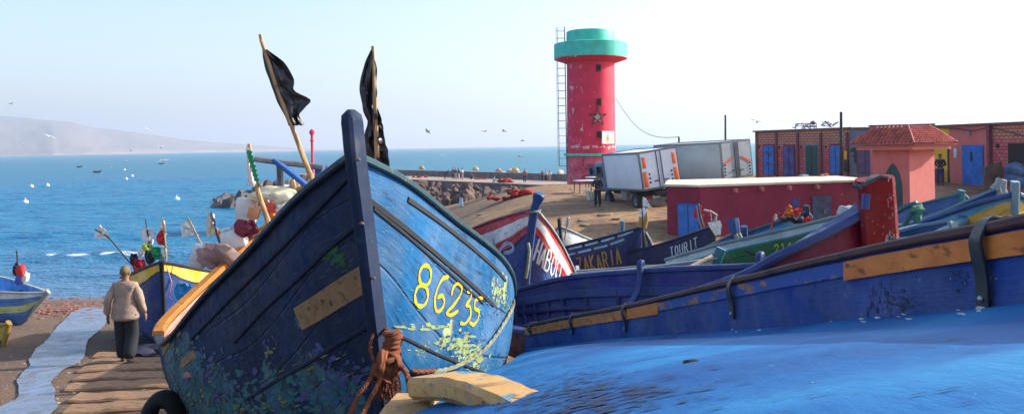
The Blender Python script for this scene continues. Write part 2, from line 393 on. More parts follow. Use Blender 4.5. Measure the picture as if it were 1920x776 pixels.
def boat(label, bow, stern, beam, hull_mat, depth=1.0, group=None, sheer=.35, heel=0.0, inner=None, cap=None, stem=(.28, None), rub=None, thw=True, full=.8, stw=.55, rake=.35, text=None, capw=.09, nthw=3, stemw=.08, cat='boat', name='fishing_boat', ribs=0, sternup=.12, blocks=True):
    """bow / stern: world gunwale points. local frame: x from stern to bow, z up"""
    bow = Vector(bow); stern = Vector(stern); L = (bow-stern).length; x = (bow-stern).normalized(); y = Vector((0,0,1)).cross(x).normalized(); z = x.cross(y)
    if heel: y, z = y*cos(heel)+z*sin(heel), z*cos(heel)-y*sin(heel)
    M = Matrix((x, y, z)).transposed().to_4x4(); base = (bow+stern)/2; base.z = gz(base.x, base.y)
    T = thing(name, label, cat, base, 0, group)
    Lp, Kp, Rp, bk = [], [], [], []; n = 12
    for i in range(n+1):
        t = i/n; s_ = 1-t                          # t=0 bow
        hb = beam/2 * (min(1, (t/.42))**.75 if t < .42 else 1 - (1-stw)*((t-.42)/.58)**1.8); hb = max(hb, .012)
        zz = -sheer * (4*t*(1-t))**1.0 * (1.0 if t < .5 else .8) * (1-.25*t)
        xg = L*s_; kz = -depth*(1 - .0*t) ; kzz = zz*0 - depth - sheer*.6 + (0.10*depth if t > .9 else 0)
        xk = xg - L*rake*.35*max(0, 1-t*4)
        if t == 0: kzz = -depth*.80
        for lst, sg in ((Lp, 1), (Rp, -1)):
            lst.append(stern + M.to_3x3() @ Vector((xg, sg*hb, zz)))
        Kp.append(stern + M.to_3x3() @ Vector((xk, 0, kzz))); bk.append(0 if t == 0 else min(full, .25+t*2.2))
    h = Hull(Lp, Kp, Rp, bk)                      # side -1 = boat's left (+y)
    hb_ = h.mesh(30, 12, ln=L); ho = obj('hull', hb_, hull_mat, T, True)
    inner = inner or hull_mat
    ih = h.mesh(26, 9, inset=.04, t0=.02, t1=.985, ln=L); obj('inner_planking', ih, inner, T, True)
    cap = cap or WOODG
    for sd_ in (-1, 1):
        obj('gunwale_rail', h.rail(sd_, 0, capw, .045, .0, 1, dz=.01), cap, T, True)
        if rub: obj('rub_rail', h.rail(sd_, rub[1] if len(rub) > 1 else .2, .05, .035, .01, 1, off=.012), rub[0], T, True)
    sp = stem_pts(h, stem[0]); mb = MB(); mb.sweep(sp, [stemw*1.15]*2 + [stemw]*(len(sp)-2), [stemw*1.9]*len(sp), up=x); so_ = obj('stem_post', mb, stem[1] or cap, T, True)
    obj('transom', transom(h), hull_mat if not isinstance(hull_mat, list) else hull_mat[0], T, True)
    if thw:
        for i in range(nthw):
            t = .3 + .5*i/max(1, nthw-1); a = h.P(-1, t, .16, .05); b = h.P(1, t, .16, .05)
            obj('thwart', MB().sweep([a, a.lerp(b, .5), b], .2, .035), inner, T, True)
    for i in range(ribs):
        t = .1 + .82*i/max(1, ribs-1)
        for sd_ in (-1, 1):
            obj('rib', MB().sweep([h.P(sd_, t, v, .055) for v in (.03,.2,.4,.6,.75)], .05, .04), inner, T, True)
    if blocks:
        for t in (.3, .78):
            k = h.k(t); g = gz(k.x, k.y)
            if k.z - g > .1:
                mb = MB(); n_ = max(1, int((k.z-g)/.16)); hh_ = (k.z-g+.04)/n_
                mb.box((k.x, k.y, g + (k.z-g+.04)/2), (.55, .35, k.z-g+.04), Matrix.Rotation(bow.x*3 + t, 3, 'Z'), .02); solo('timber_block', mb, WOODG, 'grey timber block propping a hauled out boat off the sand', 'block', 'blocks propping the boats')
    if text:
        for tx in (text if isinstance(text, list) else [text]):
            mb = MB(); hull_text(mb, h, tx['side'], tx['s'], tx['t0'], tx['t1'], tx['v0'], tx['v1'], tx['w']); obj('lettering', mb, tx['m'], T, True)
    return T, h
# ------------------------------------------------------------------ people
SKIN = plain('skin', (.25,.13,.08), .6, .1, 20); HAIRD = plain('dark_hair', (.015,.012,.01), .8, .2, 60)
def cloth(name, col, rough=.85): return plain(name, col, rough, .18, 9, 0, .3, .01)
POSE = {
 'stand': dict(el=[(-.15,-.02,.64),(.15,-.02,.64)], wr=[(-.16,.03,.50),(.165,.03,.50)], kn=[(-.06,.015,.28),(.065,.01,.28)], an=[(-.065,-.01,.05),(.07,-.02,.05)]),
 'walk': dict(el=[(-.155,-.05,.65),(.15,-.01,.64)], wr=[(-.165,-.02,.51),(.165,.05,.51)], kn=[(-.055,.05,.285),(.055,.02,.28)], an=[(-.05,.05,.05),(.06,-.11,.075)]),
 'bend': dict(torso=55, el=[(-.13,.27,.52),(.13,.27,.52)], wr=[(-.1,.33,.38),(.1,.33,.38)], kn=[(-.07,.03,.28),(.07,.03,.28)], an=[(-.08,-.03,.05),(.08,-.03,.05)]),
 'sit': dict(drop=.44, torso=12, el=[(-.16,.06,.22),(.16,.06,.22)], wr=[(-.1,.2,.16),(.1,.2,.16)], kn=[(-.08,.22,.26),(.08,.22,.26)], an=[(-.07,.3,.04),(.07,.3,.04)]),
 'hold': dict(el=[(-.155,.02,.65),(.155,.02,.65)], wr=[(-.06,.16,.64),(.06,.16,.64)], kn=[(-.06,.015,.28),(.06,.01,.28)], an=[(-.065,-.01,.05),(.07,-.02,.05)]),
}
def person(label, loc, rz, H=1.7, pose='stand', top=None, bottom=None, hair=None, group=None, skirt=False, sub=1, wide=1.0, fingers=False, hat=None, coat=False):
    P = POSE[pose]; T = thing('person', label, 'person', loc, rz, group); dr = P.get('drop', 0); q = R(P.get('torso', 0))
    def up(v):                                   # upper body points, bent about the hip
        v = Vector(v); d = v - Vector((0,0,.53)); return Vector((d.x, d.y*cos(q)+d.z*sin(q), .53 + d.z*cos(q) - d.y*sin(q) - dr))
    J = [up((0,0,.53)), up((0,0,.62)), up((0,-.005,.70)), up((0,0,.78)), up((0,.0,.845)), up((0,.012,.885)), up((0,.018,.925)), up((0,.012,.972))]
    r_ = [(.078,.058), (.070,.053), (.075,.055), (.078,.052), (.031,.031), (.038,.042), (.046,.056), (.036,.042)]
    E = [(0,1),(1,2),(2,3),(3,4),(4,5),(5,6),(6,7)]; sh = []
    for i, sx in enumerate((-1, 1)):
        s0 = up((sx*.098,0,.80)); el = Vector(P['el'][i]); wr = Vector(P['wr'][i]); d = (wr-el).normalized(); hd = wr + d*.045
        b = len(J); J += [s0, el, wr, hd]; r_ += [.036, .026, (.019,.015), (.024,.012)]; E += [(3,b),(b,b+1),(b+1,b+2),(b+2,b+3)]; sh.append(b)
        if fingers:
            side = Vector((0,1,0)); side = (side - d*side.dot(d)).normalized()
            for k in range(4):
                f0 = hd + side*(.018-.012*k) + d*.012; ln = (.034,.04,.037,.028)[k]; c = len(J); inn = Vector((-sx,0,0))
                J += [f0, f0 + d*ln*.5 + inn*.004, f0 + d*ln + inn*.012]; r_ += [.0062,.0056,.0048]; E += [(b+3,c),(c,c+1),(c+1,c+2)]
            c = len(J); J += [wr + d*.02 + side*.024, wr + d*.05 + side*.036]; r_ += [.0075,.006]; E += [(b+3,c),(c,c+1)]
    hips = []
    for i, sx in enumerate((-1, 1)):
        h0 = Vector((sx*.052,0,.49-dr)); kn = Vector(P['kn'][i]); an = Vector(P['an'][i]); toe = an + Vector((0,.085,-.025)); b = len(J)
        J += [h0, kn, an, toe]; r_ += [(.055,.055), .036, (.024,.027), (.026,.018)]; E += [(0,b),(b,b+1),(b+1,b+2),(b+2,b+3)]; hips.append(b)
    def bodymesh(vi, ed, rad, sub=sub):
        mp = {v: k for k, v in enumerate(vi)}; return skin([J[v]*H for v in vi], [(mp[a], mp[b]) for a, b in ed], [tuple(x*H for x in (rr if isinstance(rr, tuple) else (rr, rr))) for rr in rad], sub)
    bm = bodymesh(list(range(len(J))), E, r_, max(1, sub)); nm = up((0,.072,.922))*H; bm.blob(nm, .011*H, (.8,1.2,1.4), 1, 0)
    for sx in (-1, 1): bm.blob(up((sx*.048,.005,.922))*H, .014*H, (.5,.9,1.4), 1, 0)
    for sx in (-1, 1): bm.blob(up((sx*.017,.058,.937))*H, .006*H, (1.2,.6,.8), 1, 0)
    body = obj('body', bm, SKIN, T)
    a, b = sh; V = [0,1,2,3,a,a+1,a+2,b,b+1,b+2]; Ed = [(0,1),(1,2),(2,3),(3,a),(a,a+1),(a+1,a+2),(3,b),(b,b+1),(b+1,b+2)]
    tr = [(.096,.072),(.090,.068),(.092,.068),(.082,.06),.041,.036,.029,.041,.036,.029]; tr = [tuple(x*(wide if k < 4 else 1+(wide-1)*.5) for x in (t if isinstance(t, tuple) else (t, t))) for k, t in enumerate(tr)]
    if coat:
        J += [up((0,0,.44)), up((0,0,.50)), up((0,0,.58)), up((0,0,.66)), up((0,0,.74))]; q0 = len(J)-5
        V = [q0,q0+1,q0+2,q0+3,q0+4,3,4,a,a+1,a+2,b,b+1,b+2]; Ed = [(q0,q0+1),(q0+1,q0+2),(q0+2,q0+3),(q0+3,q0+4),(q0+4,3),(3,4),(3,a),(a,a+1),(a+1,a+2),(3,b),(b,b+1),(b+1,b+2)]
        tr = [(.150,.112),(.146,.108),(.128,.094),(.116,.084),(.108,.074),(.082,.06),(.036,.036),.043,.041,.034,.043,.041,.034]
    sm_ = bodymesh(V, Ed, tr)
    for v in sm_.v:
        v += Vector((noise.noise(v*9), noise.noise(v*9+Vector((5,0,0))), 0))*.012*H
    obj('shirt', sm_, top, T)
    mb = MB()
    mb.blob(up((0,.005,.948))*H, .053*H, (.93,1.1,1.08), 2, .05, 3)
    mb.v = [v for v in mb.v]; fw = (up((0,1,.9))-up((0,0,.9))).normalized()
    keep = [f for f in mb.f if sum((mb.v[i]/H - up((0,.005,.948))).dot(fw) for i in f)/len(f) < .024 and sum((mb.v[i]/H - up((0,0,.90))).dot(up((0,0,.9))-up((0,0,.8))) for i in f)/len(f) > .0001]
    mb.f = keep; mb.mi = [0]*len(keep); mb.uv = [None]*len(keep); mb.smooth = [True]*len(keep)
    obj('hair' if not hat else 'cap', mb, hat or hair or HAIRD, T)
    a, b = hips
    if skirt:
        mb = MB(); mb.lathe([(.085*H,.56*H),(.1*H,.45*H),(.12*H,.2*H),(.14*H,.06*H)], 20); obj('skirt', mb, bottom, T)
    else:
        V = [0,a,a+1,a+2,b,b+1,b+2]; Ed = [(0,a),(a,a+1),(a+1,a+2),(0,b),(b,b+1),(b+1,b+2)]; k = wide
        rr = [(.085 if not coat else .07,.065),((.062 if not coat else .045)*k,.064*k),(.05*k**2,.052*k**2),(.041*k**2.6,.044*k**2.6)]; obj('trousers', bodymesh(V, Ed, rr + rr[1:]), bottom, T)
    for i in (a, b):
        p = J[i+2]*H; mb = MB(); mb.blob(p + Vector((0,.04*H,-.026*H)), .03*H, (1.0,2.3,.75), 2, 0); obj('shoe', mb, DARKSHOE, T)
    return T
DARKSHOE = plain('dark_shoe', (.02,.015,.012), .6)
# ------------------------------------------------------------------ flags on poles
def cloth_rows(rows, Y, amp=.03, n=14, seed=0, dy=.0, fold=9):
    "rows: list of ((lx,ly),(rx,ry)) pixel pairs down the flag at depth Y"
    Lp = [at(*a, Y) for a, b in rows]; Rp = [at(*b, Y) for a, b in rows]; mb = MB(); sc = (Rp[0]-Lp[0]).length + (Lp[-1]-Lp[0]).length
    def fn(u, v):
        p = cr(Lp, u).lerp(cr(Rp, u), v); q = noise.noise(Vector((u*3+seed, v*2.5, seed))) + .5*noise.noise(Vector((u*7+seed, v*7, 2)))
        off = (sin(v*fold + q*5 + u*3) * amp + q*amp*1.6) * min(1, v*3)
        return p + Vector((0, off + dy*v, 0)) + Vector((0,0,1))*off*.25 + Vector((1,0,0))*noise.noise(Vector((u*6+seed*2, v*6, 5)))*amp*.6
    mb.grid(fn, 26, n); return mb
def flag_pole(label, pole, Y, flags, polemat, r=.02, cat='flag', group=None, name='marker_flag', float_=None, Y2=None):
    b = at(*pole[-1], Y2 or Y); T = thing(name, label, cat, b, 0, group); n = len(pole)
    pts = [at(*p, lerp(Y, Y2 or Y, i/max(1, n-1))) for i, p in enumerate(pole)]
    d = (pts[-1]-pts[-2]).normalized(); pts.append(pts[-1] + d*.35)
    k = len(pts); mb = MB(); pp = []; rr = []
    for i in range((k-1)*5+1):
        q = cr(pts, i/((k-1)*5)); s_ = i/((k-1)*5); pp.append(q + Vector((noise.noise(q*4), noise.noise(q*4+Vector((9,0,0))), 0))*r*.5); rr.append(r*lerp(.55, 1.1, s_))
    mb.tube(pp, rr, 8, jit=.06); obj('pole', mb, polemat, T, True)
    for i, (rows, mt, amp) in enumerate(flags): obj('flag', cloth_rows(rows, Y, amp, seed=i*3+len(label)), mt, T, True)
    return T
# ------------------------------------------------------------------ setting: ground, water, hills
def sandm():
    q = Nd('sand_ground'); g = q.tc.outputs['Object']; a = q.noise(.25, 6, g, .6); b = q.noise(2.5, 7, g, .7); c_ = q.noise(18, 4, g)
    c = q.ramp(a, [(.3, (.15,.068,.028)), (.5, (.29,.15,.066)), (.7, (.48,.28,.115))]); c = q.mix(q.ramp(b, [(.4, .0), (.62, .75)]), c, (.085,.05,.034))
    st = q.noise(.35, 6, q.vec('Object', (.6, 1.8, 1)), .75, 0); c = q.mix(q.ramp(st, [(.5, 0), (.66, .4)]), c, (.45,.28,.12))
    c = q.mix(q.ramp(q.noise(34, 2, g), [(.64, 0), (.7, .8)]), c, (.4,.36,.3))
    geo = q.n('ShaderNodeNewGeometry'); s = q.n('ShaderNodeSeparateXYZ'); q.l(geo.outputs['Position'], s.inputs[0])
    z = q.math('ADD', s.outputs[2], q.math('MULTIPLY', b, .4)); wet = q.ramp(z, [(.45, 1), (.9, 0)]); c = q.mix(q.math('MULTIPLY', wet, .7), c, (.06,.045,.035)); damp_shade = q.ramp(q.math('ADD', q.math('MULTIPLY', s.outputs[0], -.1), q.math('MULTIPLY', a, .3)), [(.38, 0), (.62, .8)]); near = q.ramp(q.math('MULTIPLY', s.outputs[1], .01), [(.45, 1), (.6, 0)]); c = q.mix(q.math('MULTIPLY', damp_shade, near), c, q.mix(b, (.055,.032,.022), (.13,.08,.05)))  # ramp side darkened: damp sand plus boat shade put into the colour
    q.bump(q.math('ADD', b, q.math('MULTIPLY', c_, .5)), .8, .07); return q.out(c, q.ramp(z, [(.45, .25), (.95, .9)]))
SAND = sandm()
mb = MB(); mb.sm = True
def axis(a, b, dense_a, dense_b, fine, coarse):
    x = a; o = [a]
    while x < b:
        x += fine if dense_a <= x < dense_b else coarse; o.append(x)
    return o
XS = axis(-60, 260, -14, 26, .25, 3.5); YS = axis(-12, 230, 1, 30, .25, .9)
for x in XS:
    for y in YS: mb.v.append(Vector((x, y, gn(x, y))))
ny = len(YS)
for i in range(len(XS)-1):
    for j in range(ny-1): mb.face((i*ny+j, (i+1)*ny+j, (i+1)*ny+j+1, i*ny+j+1))
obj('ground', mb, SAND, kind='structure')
# sea: far sheet + nearer displaced sheet
def seam(name, near):
    q = Nd(name); g = q.tc.outputs['Object']; big = q.noise(.012, 4, q.vec('Object', (.5, 1.6, 1)), .6); mid = q.noise(.35, 5, q.vec('Object', (.6, 1.8, 1)), .7); fi = q.noise(1.6, 4, q.vec('Object', (.7, 1.7, 1)), .7)
    geo = q.n('ShaderNodeNewGeometry'); s = q.n('ShaderNodeSeparateXYZ'); q.l(geo.outputs['Position'], s.inputs[0]); y = s.outputs[1]; z = s.outputs[2]; x_ = s.outputs[0]
    dist = q.math('MULTIPLY', y, .002); c = q.ramp(dist, [(.06, (.035,.20,.46)), (.2, (.006,.19,.38)), (.6, (.002,.19,.30)), (1.0, (.002,.18,.26))])
    teal = q.ramp(q.math('MULTIPLY_ADD', x_, .002, .5), [(.35, 0.0), (.6, 1.0)])
    c = q.mix(q.math('MULTIPLY', teal, .75), c, (.003,.27,.28)); c = q.mix(q.ramp(big, [(.35, 0), (.65, .45)]), c, (.002,.12,.27))
    c = q.mix(q.ramp(mid, [(.48, 0), (.66, .6)]), c, (.003,.075,.24)); c = q.mix(q.ramp(fi, [(.55, 0), (.7, .45)]), c, (.16,.40,.62))
    wc = q.noise(.22, 7, q.vec('Object', (.45, 1.4, 1), (40,3,0)), .75); c = q.mix(q.ramp(wc, [(.715, 0), (.735, .8)]), c, (.8,.85,.88))
    h = q.math('ADD', q.math('MULTIPLY', mid, 1.0), q.math('MULTIPLY', fi, .35)); q.bump(h, 1.0, 1.1 if near else 1.6)
    if near:
        sh = q.ramp(y, [(.0, 0), (1, 1)]); d2 = q.math('MULTIPLY_ADD', y, .04, -1.55, True)   # 38.8 m .. 64 m from the camera: shallow water
        c = q.mix(q.ramp(d2, [(0.0, .75), (.35, .35), (1.0, 0)]), c, (.11,.20,.33))
        at_ = q.n('ShaderNodeAttribute', attribute_name='foam'); fn = q.math('ADD', at_.outputs['Fac'], q.math('MULTIPLY_ADD', q.noise(2.2, 6, q.vec('Object', (.6,2,1)), .75), 1.2, -.6))
        c = q.mix(q.ramp(fn, [(.62, 0), (.72, .92)]), c, (.82,.86,.88))
    return q.out(c, .32, spec=.16)
SEA = seam('sea_water', True); SEAF = seam('far_sea_water', False)
mb = MB()
NX0, NX1, NY0, NY1 = -110.0, 16.0, 30.0, 215.0
E = 60000
for a, b, c, d in ((-E, -200, NX0, E), (NX1, -200, E, E), (NX0, NY1, NX1, E)): mb.poly([(a, b, 0), (c, b, 0), (c, d, 0), (a, d, 0)])
obj('far_water', mb, SEAF, kind='structure')
import numpy as np
mb = MB(); mb.sm = True; foam = []; nx, nyy = 380, 420
def yrow(j): u = j/nyy; return NY0 + (NY1-NY0)*(u**1.7)
def swell(x, y):
    z = 0; fo = 0
    for y0, wd, h, f0, xa, xb in ((53.5, 1.5, .50, 1.05, -30, -26), (67, 1.9, .38, .55, -30, -12), (47, 1.1, .2, .25, -60, 0), (86, 3, .3, 0, 0, 0), (110, 4, .3, 0, 0, 0), (140, 5, .35, 0, 0, 0), (42.0, .8, .12, .45, -60, -2)):
        yy = y0 + 1.3*noise.noise(Vector((x*.06, y0, 0))) + .7*noise.noise(Vector((x*.2, y0, 4))); d = (y-yy)/wd
        z += h*math.exp(-d*d)*(.8+.4*noise.noise(Vector((x*.1, y0, 1))))
        if f0 and xa-4 < x < xb+4:
            e = sm(xa-4, xa, x)*(1-sm(xb, xb+4, x)); dd = (y-yy+wd*.45)/(wd*.32); fo = max(fo, e*f0*math.exp(-dd*dd)*(.85+1.0*noise.noise(Vector((x*.9, y0, 2)))))
    return z, fo
for i in range(nx+1):
    for j in range(nyy+1):
        x = NX0 + (NX1-NX0)*i/nx; y = yrow(j); z, fo = swell(x, y) if y < 150 else (0, 0)
        ed = min(1, (NY1-y)/15, (x-NX0)/6, (NX1-x)/4)
        z += ed*(.16*noise.noise(Vector((x*.25, y*.6, 0))) + .09*noise.noise(Vector((x*.7, y*1.4, 5))))
        sd_ = gz(x, y)
        if abs(y-39) < 8 and -.12 < sd_ < .25: fo = max(fo, .62*(1-abs(sd_-.03)/.2))
        mb.v.append(Vector((x, y, z*min(1, .2+max(0, (y-38)/12))))); foam.append(fo)
ny = nyy+1
for i in range(nx):
    for j in range(nyy): mb.face((i*ny+j, (i+1)*ny+j, (i+1)*ny+j+1, i*ny+j+1))
wo = obj('water', mb, SEA, kind='structure'); fa = wo.data.attributes.new('foam', 'FLOAT', 'POINT'); fa.data.foreach_set('value', foam)
mb = MB(); mb.poly([(-E, -300, -8), (E, -300, -8), (E, E, -8), (-E, E, -8)]); obj('seabed', mb, plain('seabed_sand', (.1,.09,.07)), kind='structure')
# hills across the bay
def hillm():
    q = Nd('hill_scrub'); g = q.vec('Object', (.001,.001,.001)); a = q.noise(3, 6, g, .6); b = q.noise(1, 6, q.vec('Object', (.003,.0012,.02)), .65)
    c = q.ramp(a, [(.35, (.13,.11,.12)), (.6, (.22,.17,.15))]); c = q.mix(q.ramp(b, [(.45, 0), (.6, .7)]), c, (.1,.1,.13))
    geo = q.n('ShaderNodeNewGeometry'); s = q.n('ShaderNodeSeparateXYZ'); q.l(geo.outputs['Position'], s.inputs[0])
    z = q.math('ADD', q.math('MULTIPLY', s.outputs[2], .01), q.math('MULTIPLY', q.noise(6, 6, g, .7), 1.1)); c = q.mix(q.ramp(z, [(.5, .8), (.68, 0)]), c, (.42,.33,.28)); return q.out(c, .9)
mb = MB(); mb.sm = True
prof = [(-260,205),(-120,212),(0,219),(60,222),(130,227),(175,238),(250,247),(340,261),(420,268),(520,275),(600,280),(680,283)]
HY0 = 4200.0; nx, nv = 260, 40
for i in range(nx+1):
    px = lerp(-260, 690, i/nx); Y0 = HY0 + max(0, px-100)*4 + 60*noise.noise(Vector((px*.01, 0, 0))); ridge = interp(px, prof)
    for j in range(nv+1):
        u = j/nv; Y = Y0 + 1700*u; top = max(0, (at(px, ridge, Y0+1100).z)); z = top*(sm(0, .65, u)**.55)*(1 - .5*sm(.7, 1, u)) - 1.5
        cl = min(1, u*22); z = max(z, min(top*.7, 34)*cl - 1.5 if top > 3 else z); z += cl*(top*.05*noise.noise(Vector((px*.012, u*4, 1))) + top*.03*noise.noise(Vector((px*.05, u*12, 2)))); mb.v.append(Vector(((px-HX)/F*Y, Y, z)))
ny = nv+1
for i in range(nx):
    for j in range(nv): mb.face((i*ny+j, (i+1)*ny+j, (i+1)*ny+j+1, i*ny+j+1))
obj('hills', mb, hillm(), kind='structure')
# haze over the bay
q = bpy.data.materials.new('sea_haze'); q.use_nodes = True; q.node_tree.nodes.clear(); vo = q.node_tree.nodes.new('ShaderNodeVolumePrincipled'); oo = q.node_tree.nodes.new('ShaderNodeOutputMaterial')
vo.inputs['Density'].default_value = HAZE = 0.00022; vo.inputs['Color'].default_value = (.72,.82,1.0,1); vo.inputs['Anisotropy'].default_value = .25; q.node_tree.links.new(vo.outputs[0], oo.inputs['Volume'])
mb = MB(); mb.box((0, 31000, 200), (E*2.1, E*1.03+2400, 430)); obj('haze', mb, q, kind='stuff')
# wet runnel of concrete on the slipway and a band of pebbles
def slipm():
    q = Nd('wet_concrete'); a = q.noise(1.2, 6, rough=.65); b = q.noise(5, 6, q.vec('Object', (1,.5,1)), .7)
    c = q.ramp(a, [(.35, (.07,.10,.17)), (.6, (.15,.21,.32))]); c = q.mix(q.ramp(b, [(.47, 0), (.6, .85)]), c, (.09,.07,.06)); q.bump(b, .4, .02); return q.out(c, q.ramp(a, [(.4, .18), (.65, .5)]))
def strip(name, left, right, mat, dz, n=30, m=6, wob=.25, **k):
    mb = MB()
    L = [ground(*p) for p in left]; Rr = [ground(*p) for p in right]
    def fn(u, v):
        a = cr(L, u); b = cr(Rr, u); p = a.lerp(b, v); e = abs(v-.5)*2; p += (b-a).normalized()*(wob*noise.noise(Vector((u*9, v*2, wob))) + wob*.18*noise.noise(Vector((u*30, v*2, 7))))*e; p.z = gn(p.x, p.y)+dz; return p
    mb.grid(fn, n, m); return obj(name, mb, mat, kind='structure', **k)
strip('wet_slipway', [(-40,860),(8,776),(42,700),(70,660),(100,625),(125,600),(155,577)], [(50,860),(88,776),(126,700),(150,670),(176,635),(192,605),(206,577)], slipm(), .025, wob=.3, n=160)
# ------------------------------------------------------------------ the big blue boat, bow towards us
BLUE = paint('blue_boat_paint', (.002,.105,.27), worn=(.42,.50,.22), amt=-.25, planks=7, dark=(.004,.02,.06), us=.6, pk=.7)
BLUE_SHADED = paint('shade_darkened_blue_paint', (.001,.018,.072), worn=(.07,.16,.20), amt=-.02, planks=9, dark=(.002,.006,.02), stk=.07, rough=.7)  # hull blue darkened: the port side's shade is put into the colour
HL = [at(*p) for p in ((664,297,3.50),(560,378,4.0),(470,475,4.7),(385,560,5.5),(325,632,6.2),(303,645,6.8),(306,612,7.4),(390,530,8.4),(510,420,9.4),(575,350,10))]
HR = [at(*p) for p in ((666,297,3.50),(760,345,3.9),(850,415,4.6),(920,468,5.3),(950,500,5.9),(962,528,6.5),(962,555,7.2),(940,560,8.2),(900,555,9.1),(880,470,9.6))]
HK = [at(728,900,4.1)] + [Vector(p) for p in ((-.72,4.45,5.0),(-.85,4.95,4.78),(-1.0,5.5,4.62),(-1.2,6.1,4.5),(-1.35,6.6,4.42),(-1.5,7.3,4.3),(-1.65,8.2,4.15),(-1.75,9.2,4.05),(-1.75,9.8,4.1))]
hh = Hull(HL, HK, HR, [0,.30,.6,.8,.85,.88,.88,.86,.8,.7], dn=.5, ob=-.02)
base = Vector((-1.2, 6.5, gz(-1.2, 6.5)))
HB = thing('fishing_boat', 'large weathered blue fishing boat numbered 86235 in yellow, bow post towards the viewer', 'boat', base)
hm = hh.mesh(150, 56, ln=9); bv = hm.bvh(); k = len(hm.f)//2; hm.mi = [1]*k + [0]*(len(hm.f)-k); ho = obj('hull', hm, [BLUE, BLUE_SHADED], HB, True)
def rc(px, py): return cast(bv, px, py)[0]
blobs = [(rc(x, y), r_, s) for x, y, r_, s in ((925,535,.14,.75),(948,540,.16,.95),(935,570,.12,.7),(870,650,.16,.95),(840,628,.14,.95),(895,665,.14,.9),(905,690,.16,.6),(800,650,.08,.7),(800,612,.08,.6),(925,640,.12,.5),(910,560,.10,.55),
    (760,600,.1,.45),(700,350,.08,.5),(320,690,.45,1.15),(360,720,.5,1.1),(420,750,.4,1.0),(350,770,.45,1.1),(520,740,.3,1.0),(600,730,.35,.95),(640,740,.25,.95),(560,600,.1,.9),(500,655,.07,.9),(350,640,.12,1),(600,690,.1,.5),(460,700,.1,.5),(470,770,.25,.7)) if rc(x, y)]
wear_attr(ho, blobs)
PINK = plain('pink_plank_paint', (.50,.22,.17), .6, .2, 5); ORC = wood('orange_painted_cap', (.30,.10,.01), (.44,.17,.015), (.10,.05,.02), (2,2,6))
obj('inner_planking', hh.mesh(60, 14, inset=.05, t0=.03, t1=.99), [PINK], HB, True)
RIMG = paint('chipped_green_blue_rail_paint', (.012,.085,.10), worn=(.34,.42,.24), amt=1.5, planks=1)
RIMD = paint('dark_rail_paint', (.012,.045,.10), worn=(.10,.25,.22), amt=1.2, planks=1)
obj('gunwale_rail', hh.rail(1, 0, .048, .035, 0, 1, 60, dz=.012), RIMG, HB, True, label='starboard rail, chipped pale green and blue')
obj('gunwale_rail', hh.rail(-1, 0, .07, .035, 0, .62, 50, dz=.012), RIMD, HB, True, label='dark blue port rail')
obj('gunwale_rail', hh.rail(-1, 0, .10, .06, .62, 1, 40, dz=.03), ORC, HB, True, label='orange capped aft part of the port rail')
obj('bulwark_plank', hh.rail(-1, .06, .10, .02, .6, 1, 40, off=-.06), PINK, HB, True, label='pink bulwark plank')
# grooves and rub rails following the planking
DK = plain('tar_seam', (.006,.008,.012), .7, .2, 20)
def tape(name, pl, w, mat, th=.012, parent=HB, bvv=None, n=6, lab=None):
    P, NN = cast_line(bvv or bv, smooth2(pl, n), 0)
    mb = MB(); mb.sweep(P, w, th, ups=NN); return obj(name, mb, mat, parent, True, label=lab)
tape('rub_rail', [(692,376),(760,428),(820,478),(880,530),(925,572)], .030, DK, .015)
tape('rub_rail', [(700,391),(760,440),(820,492),(870,536),(905,568)], .018, DK, .014)
tape('rub_rail', [(764,374),(820,413),(880,460),(925,500),(947,525)], .028, DK, .016)
tape('rub_rail', [(722,618),(760,634),(800,654),(850,676),(906,698)], .018, DK, .014)
tape('rub_rail', [(655,330),(600,388),(540,452),(480,512),(420,572),(360,634)], .03, BLUE_SHADED, .03)
tape('rub_rail', [(672,420),(620,462),(560,520),(500,575),(440,640)], .028, BLUE_SHADED, .025)
tape('rub_rail', [(690,612),(640,640),(580,678),(520,712),(460,750)], .022, BLUE_SHADED, .02)
WP = wood('bare_repair_plank', (.20,.105,.045), (.34,.20,.10), (.06,.035,.015), (5,5,5))
tape('repair_plank', [(684,522),(640,548),(600,574),(560,598)], .125, WP, .012, lab='bare wood repair plank')
tape('repair_plank', [(366,662),(352,672),(340,684)], .06, WP, .01, lab='small bare wood patch')
tape('repair_plank', [(338,618),(318,640),(306,660)], .07, WP, .012, lab='bare wood patch under the port rail')
# yellow numbers
YEL = plain('yellow_number_paint', (.72,.47,.01), .5, .12, 12)
def ell(cx, cy, rx, ry, n=14, a0=0, tilt=0): return [(cx + rx*sin(a0+2*pi*i/n) + tilt*cos(a0+2*pi*i/n)*ry, cy - ry*cos(a0+2*pi*i/n)) for i in range(n+1)]
digs = {'8': [ell(796,516,11,19,14,0,.05), ell(789,554,12,20,14,0,.05)],
 '6': [[(839,519),(828,523),(819,541),(814,563),(817,582),(826,580),(832,566),(828,554),(820,557)]],
 '2': [[(846,550),(849,538),(858,531),(865,539),(861,554),(849,572),(836,586),(845,590),(857,583)]],
 '3': [[(876,546),(883,547),(881,560),(873,571),(880,575),(881,592),(871,606),(863,605)]],
 '5': [[(904,558),(891,562),(889,577),(897,583),(895,598),(887,608),(880,604)]]}
for k, sts in digs.items():
    mb = MB()
    for st in sts:
        P, NN = cast_line(bv, smooth2(st, 4), .0); ribbon(mb, P, NN, [.021+.004*sin(i*.7) for i in range(len(P))], .004)
    obj('painted_numeral', mb, YEL, HB, True, label='yellow painted numeral ' + k)
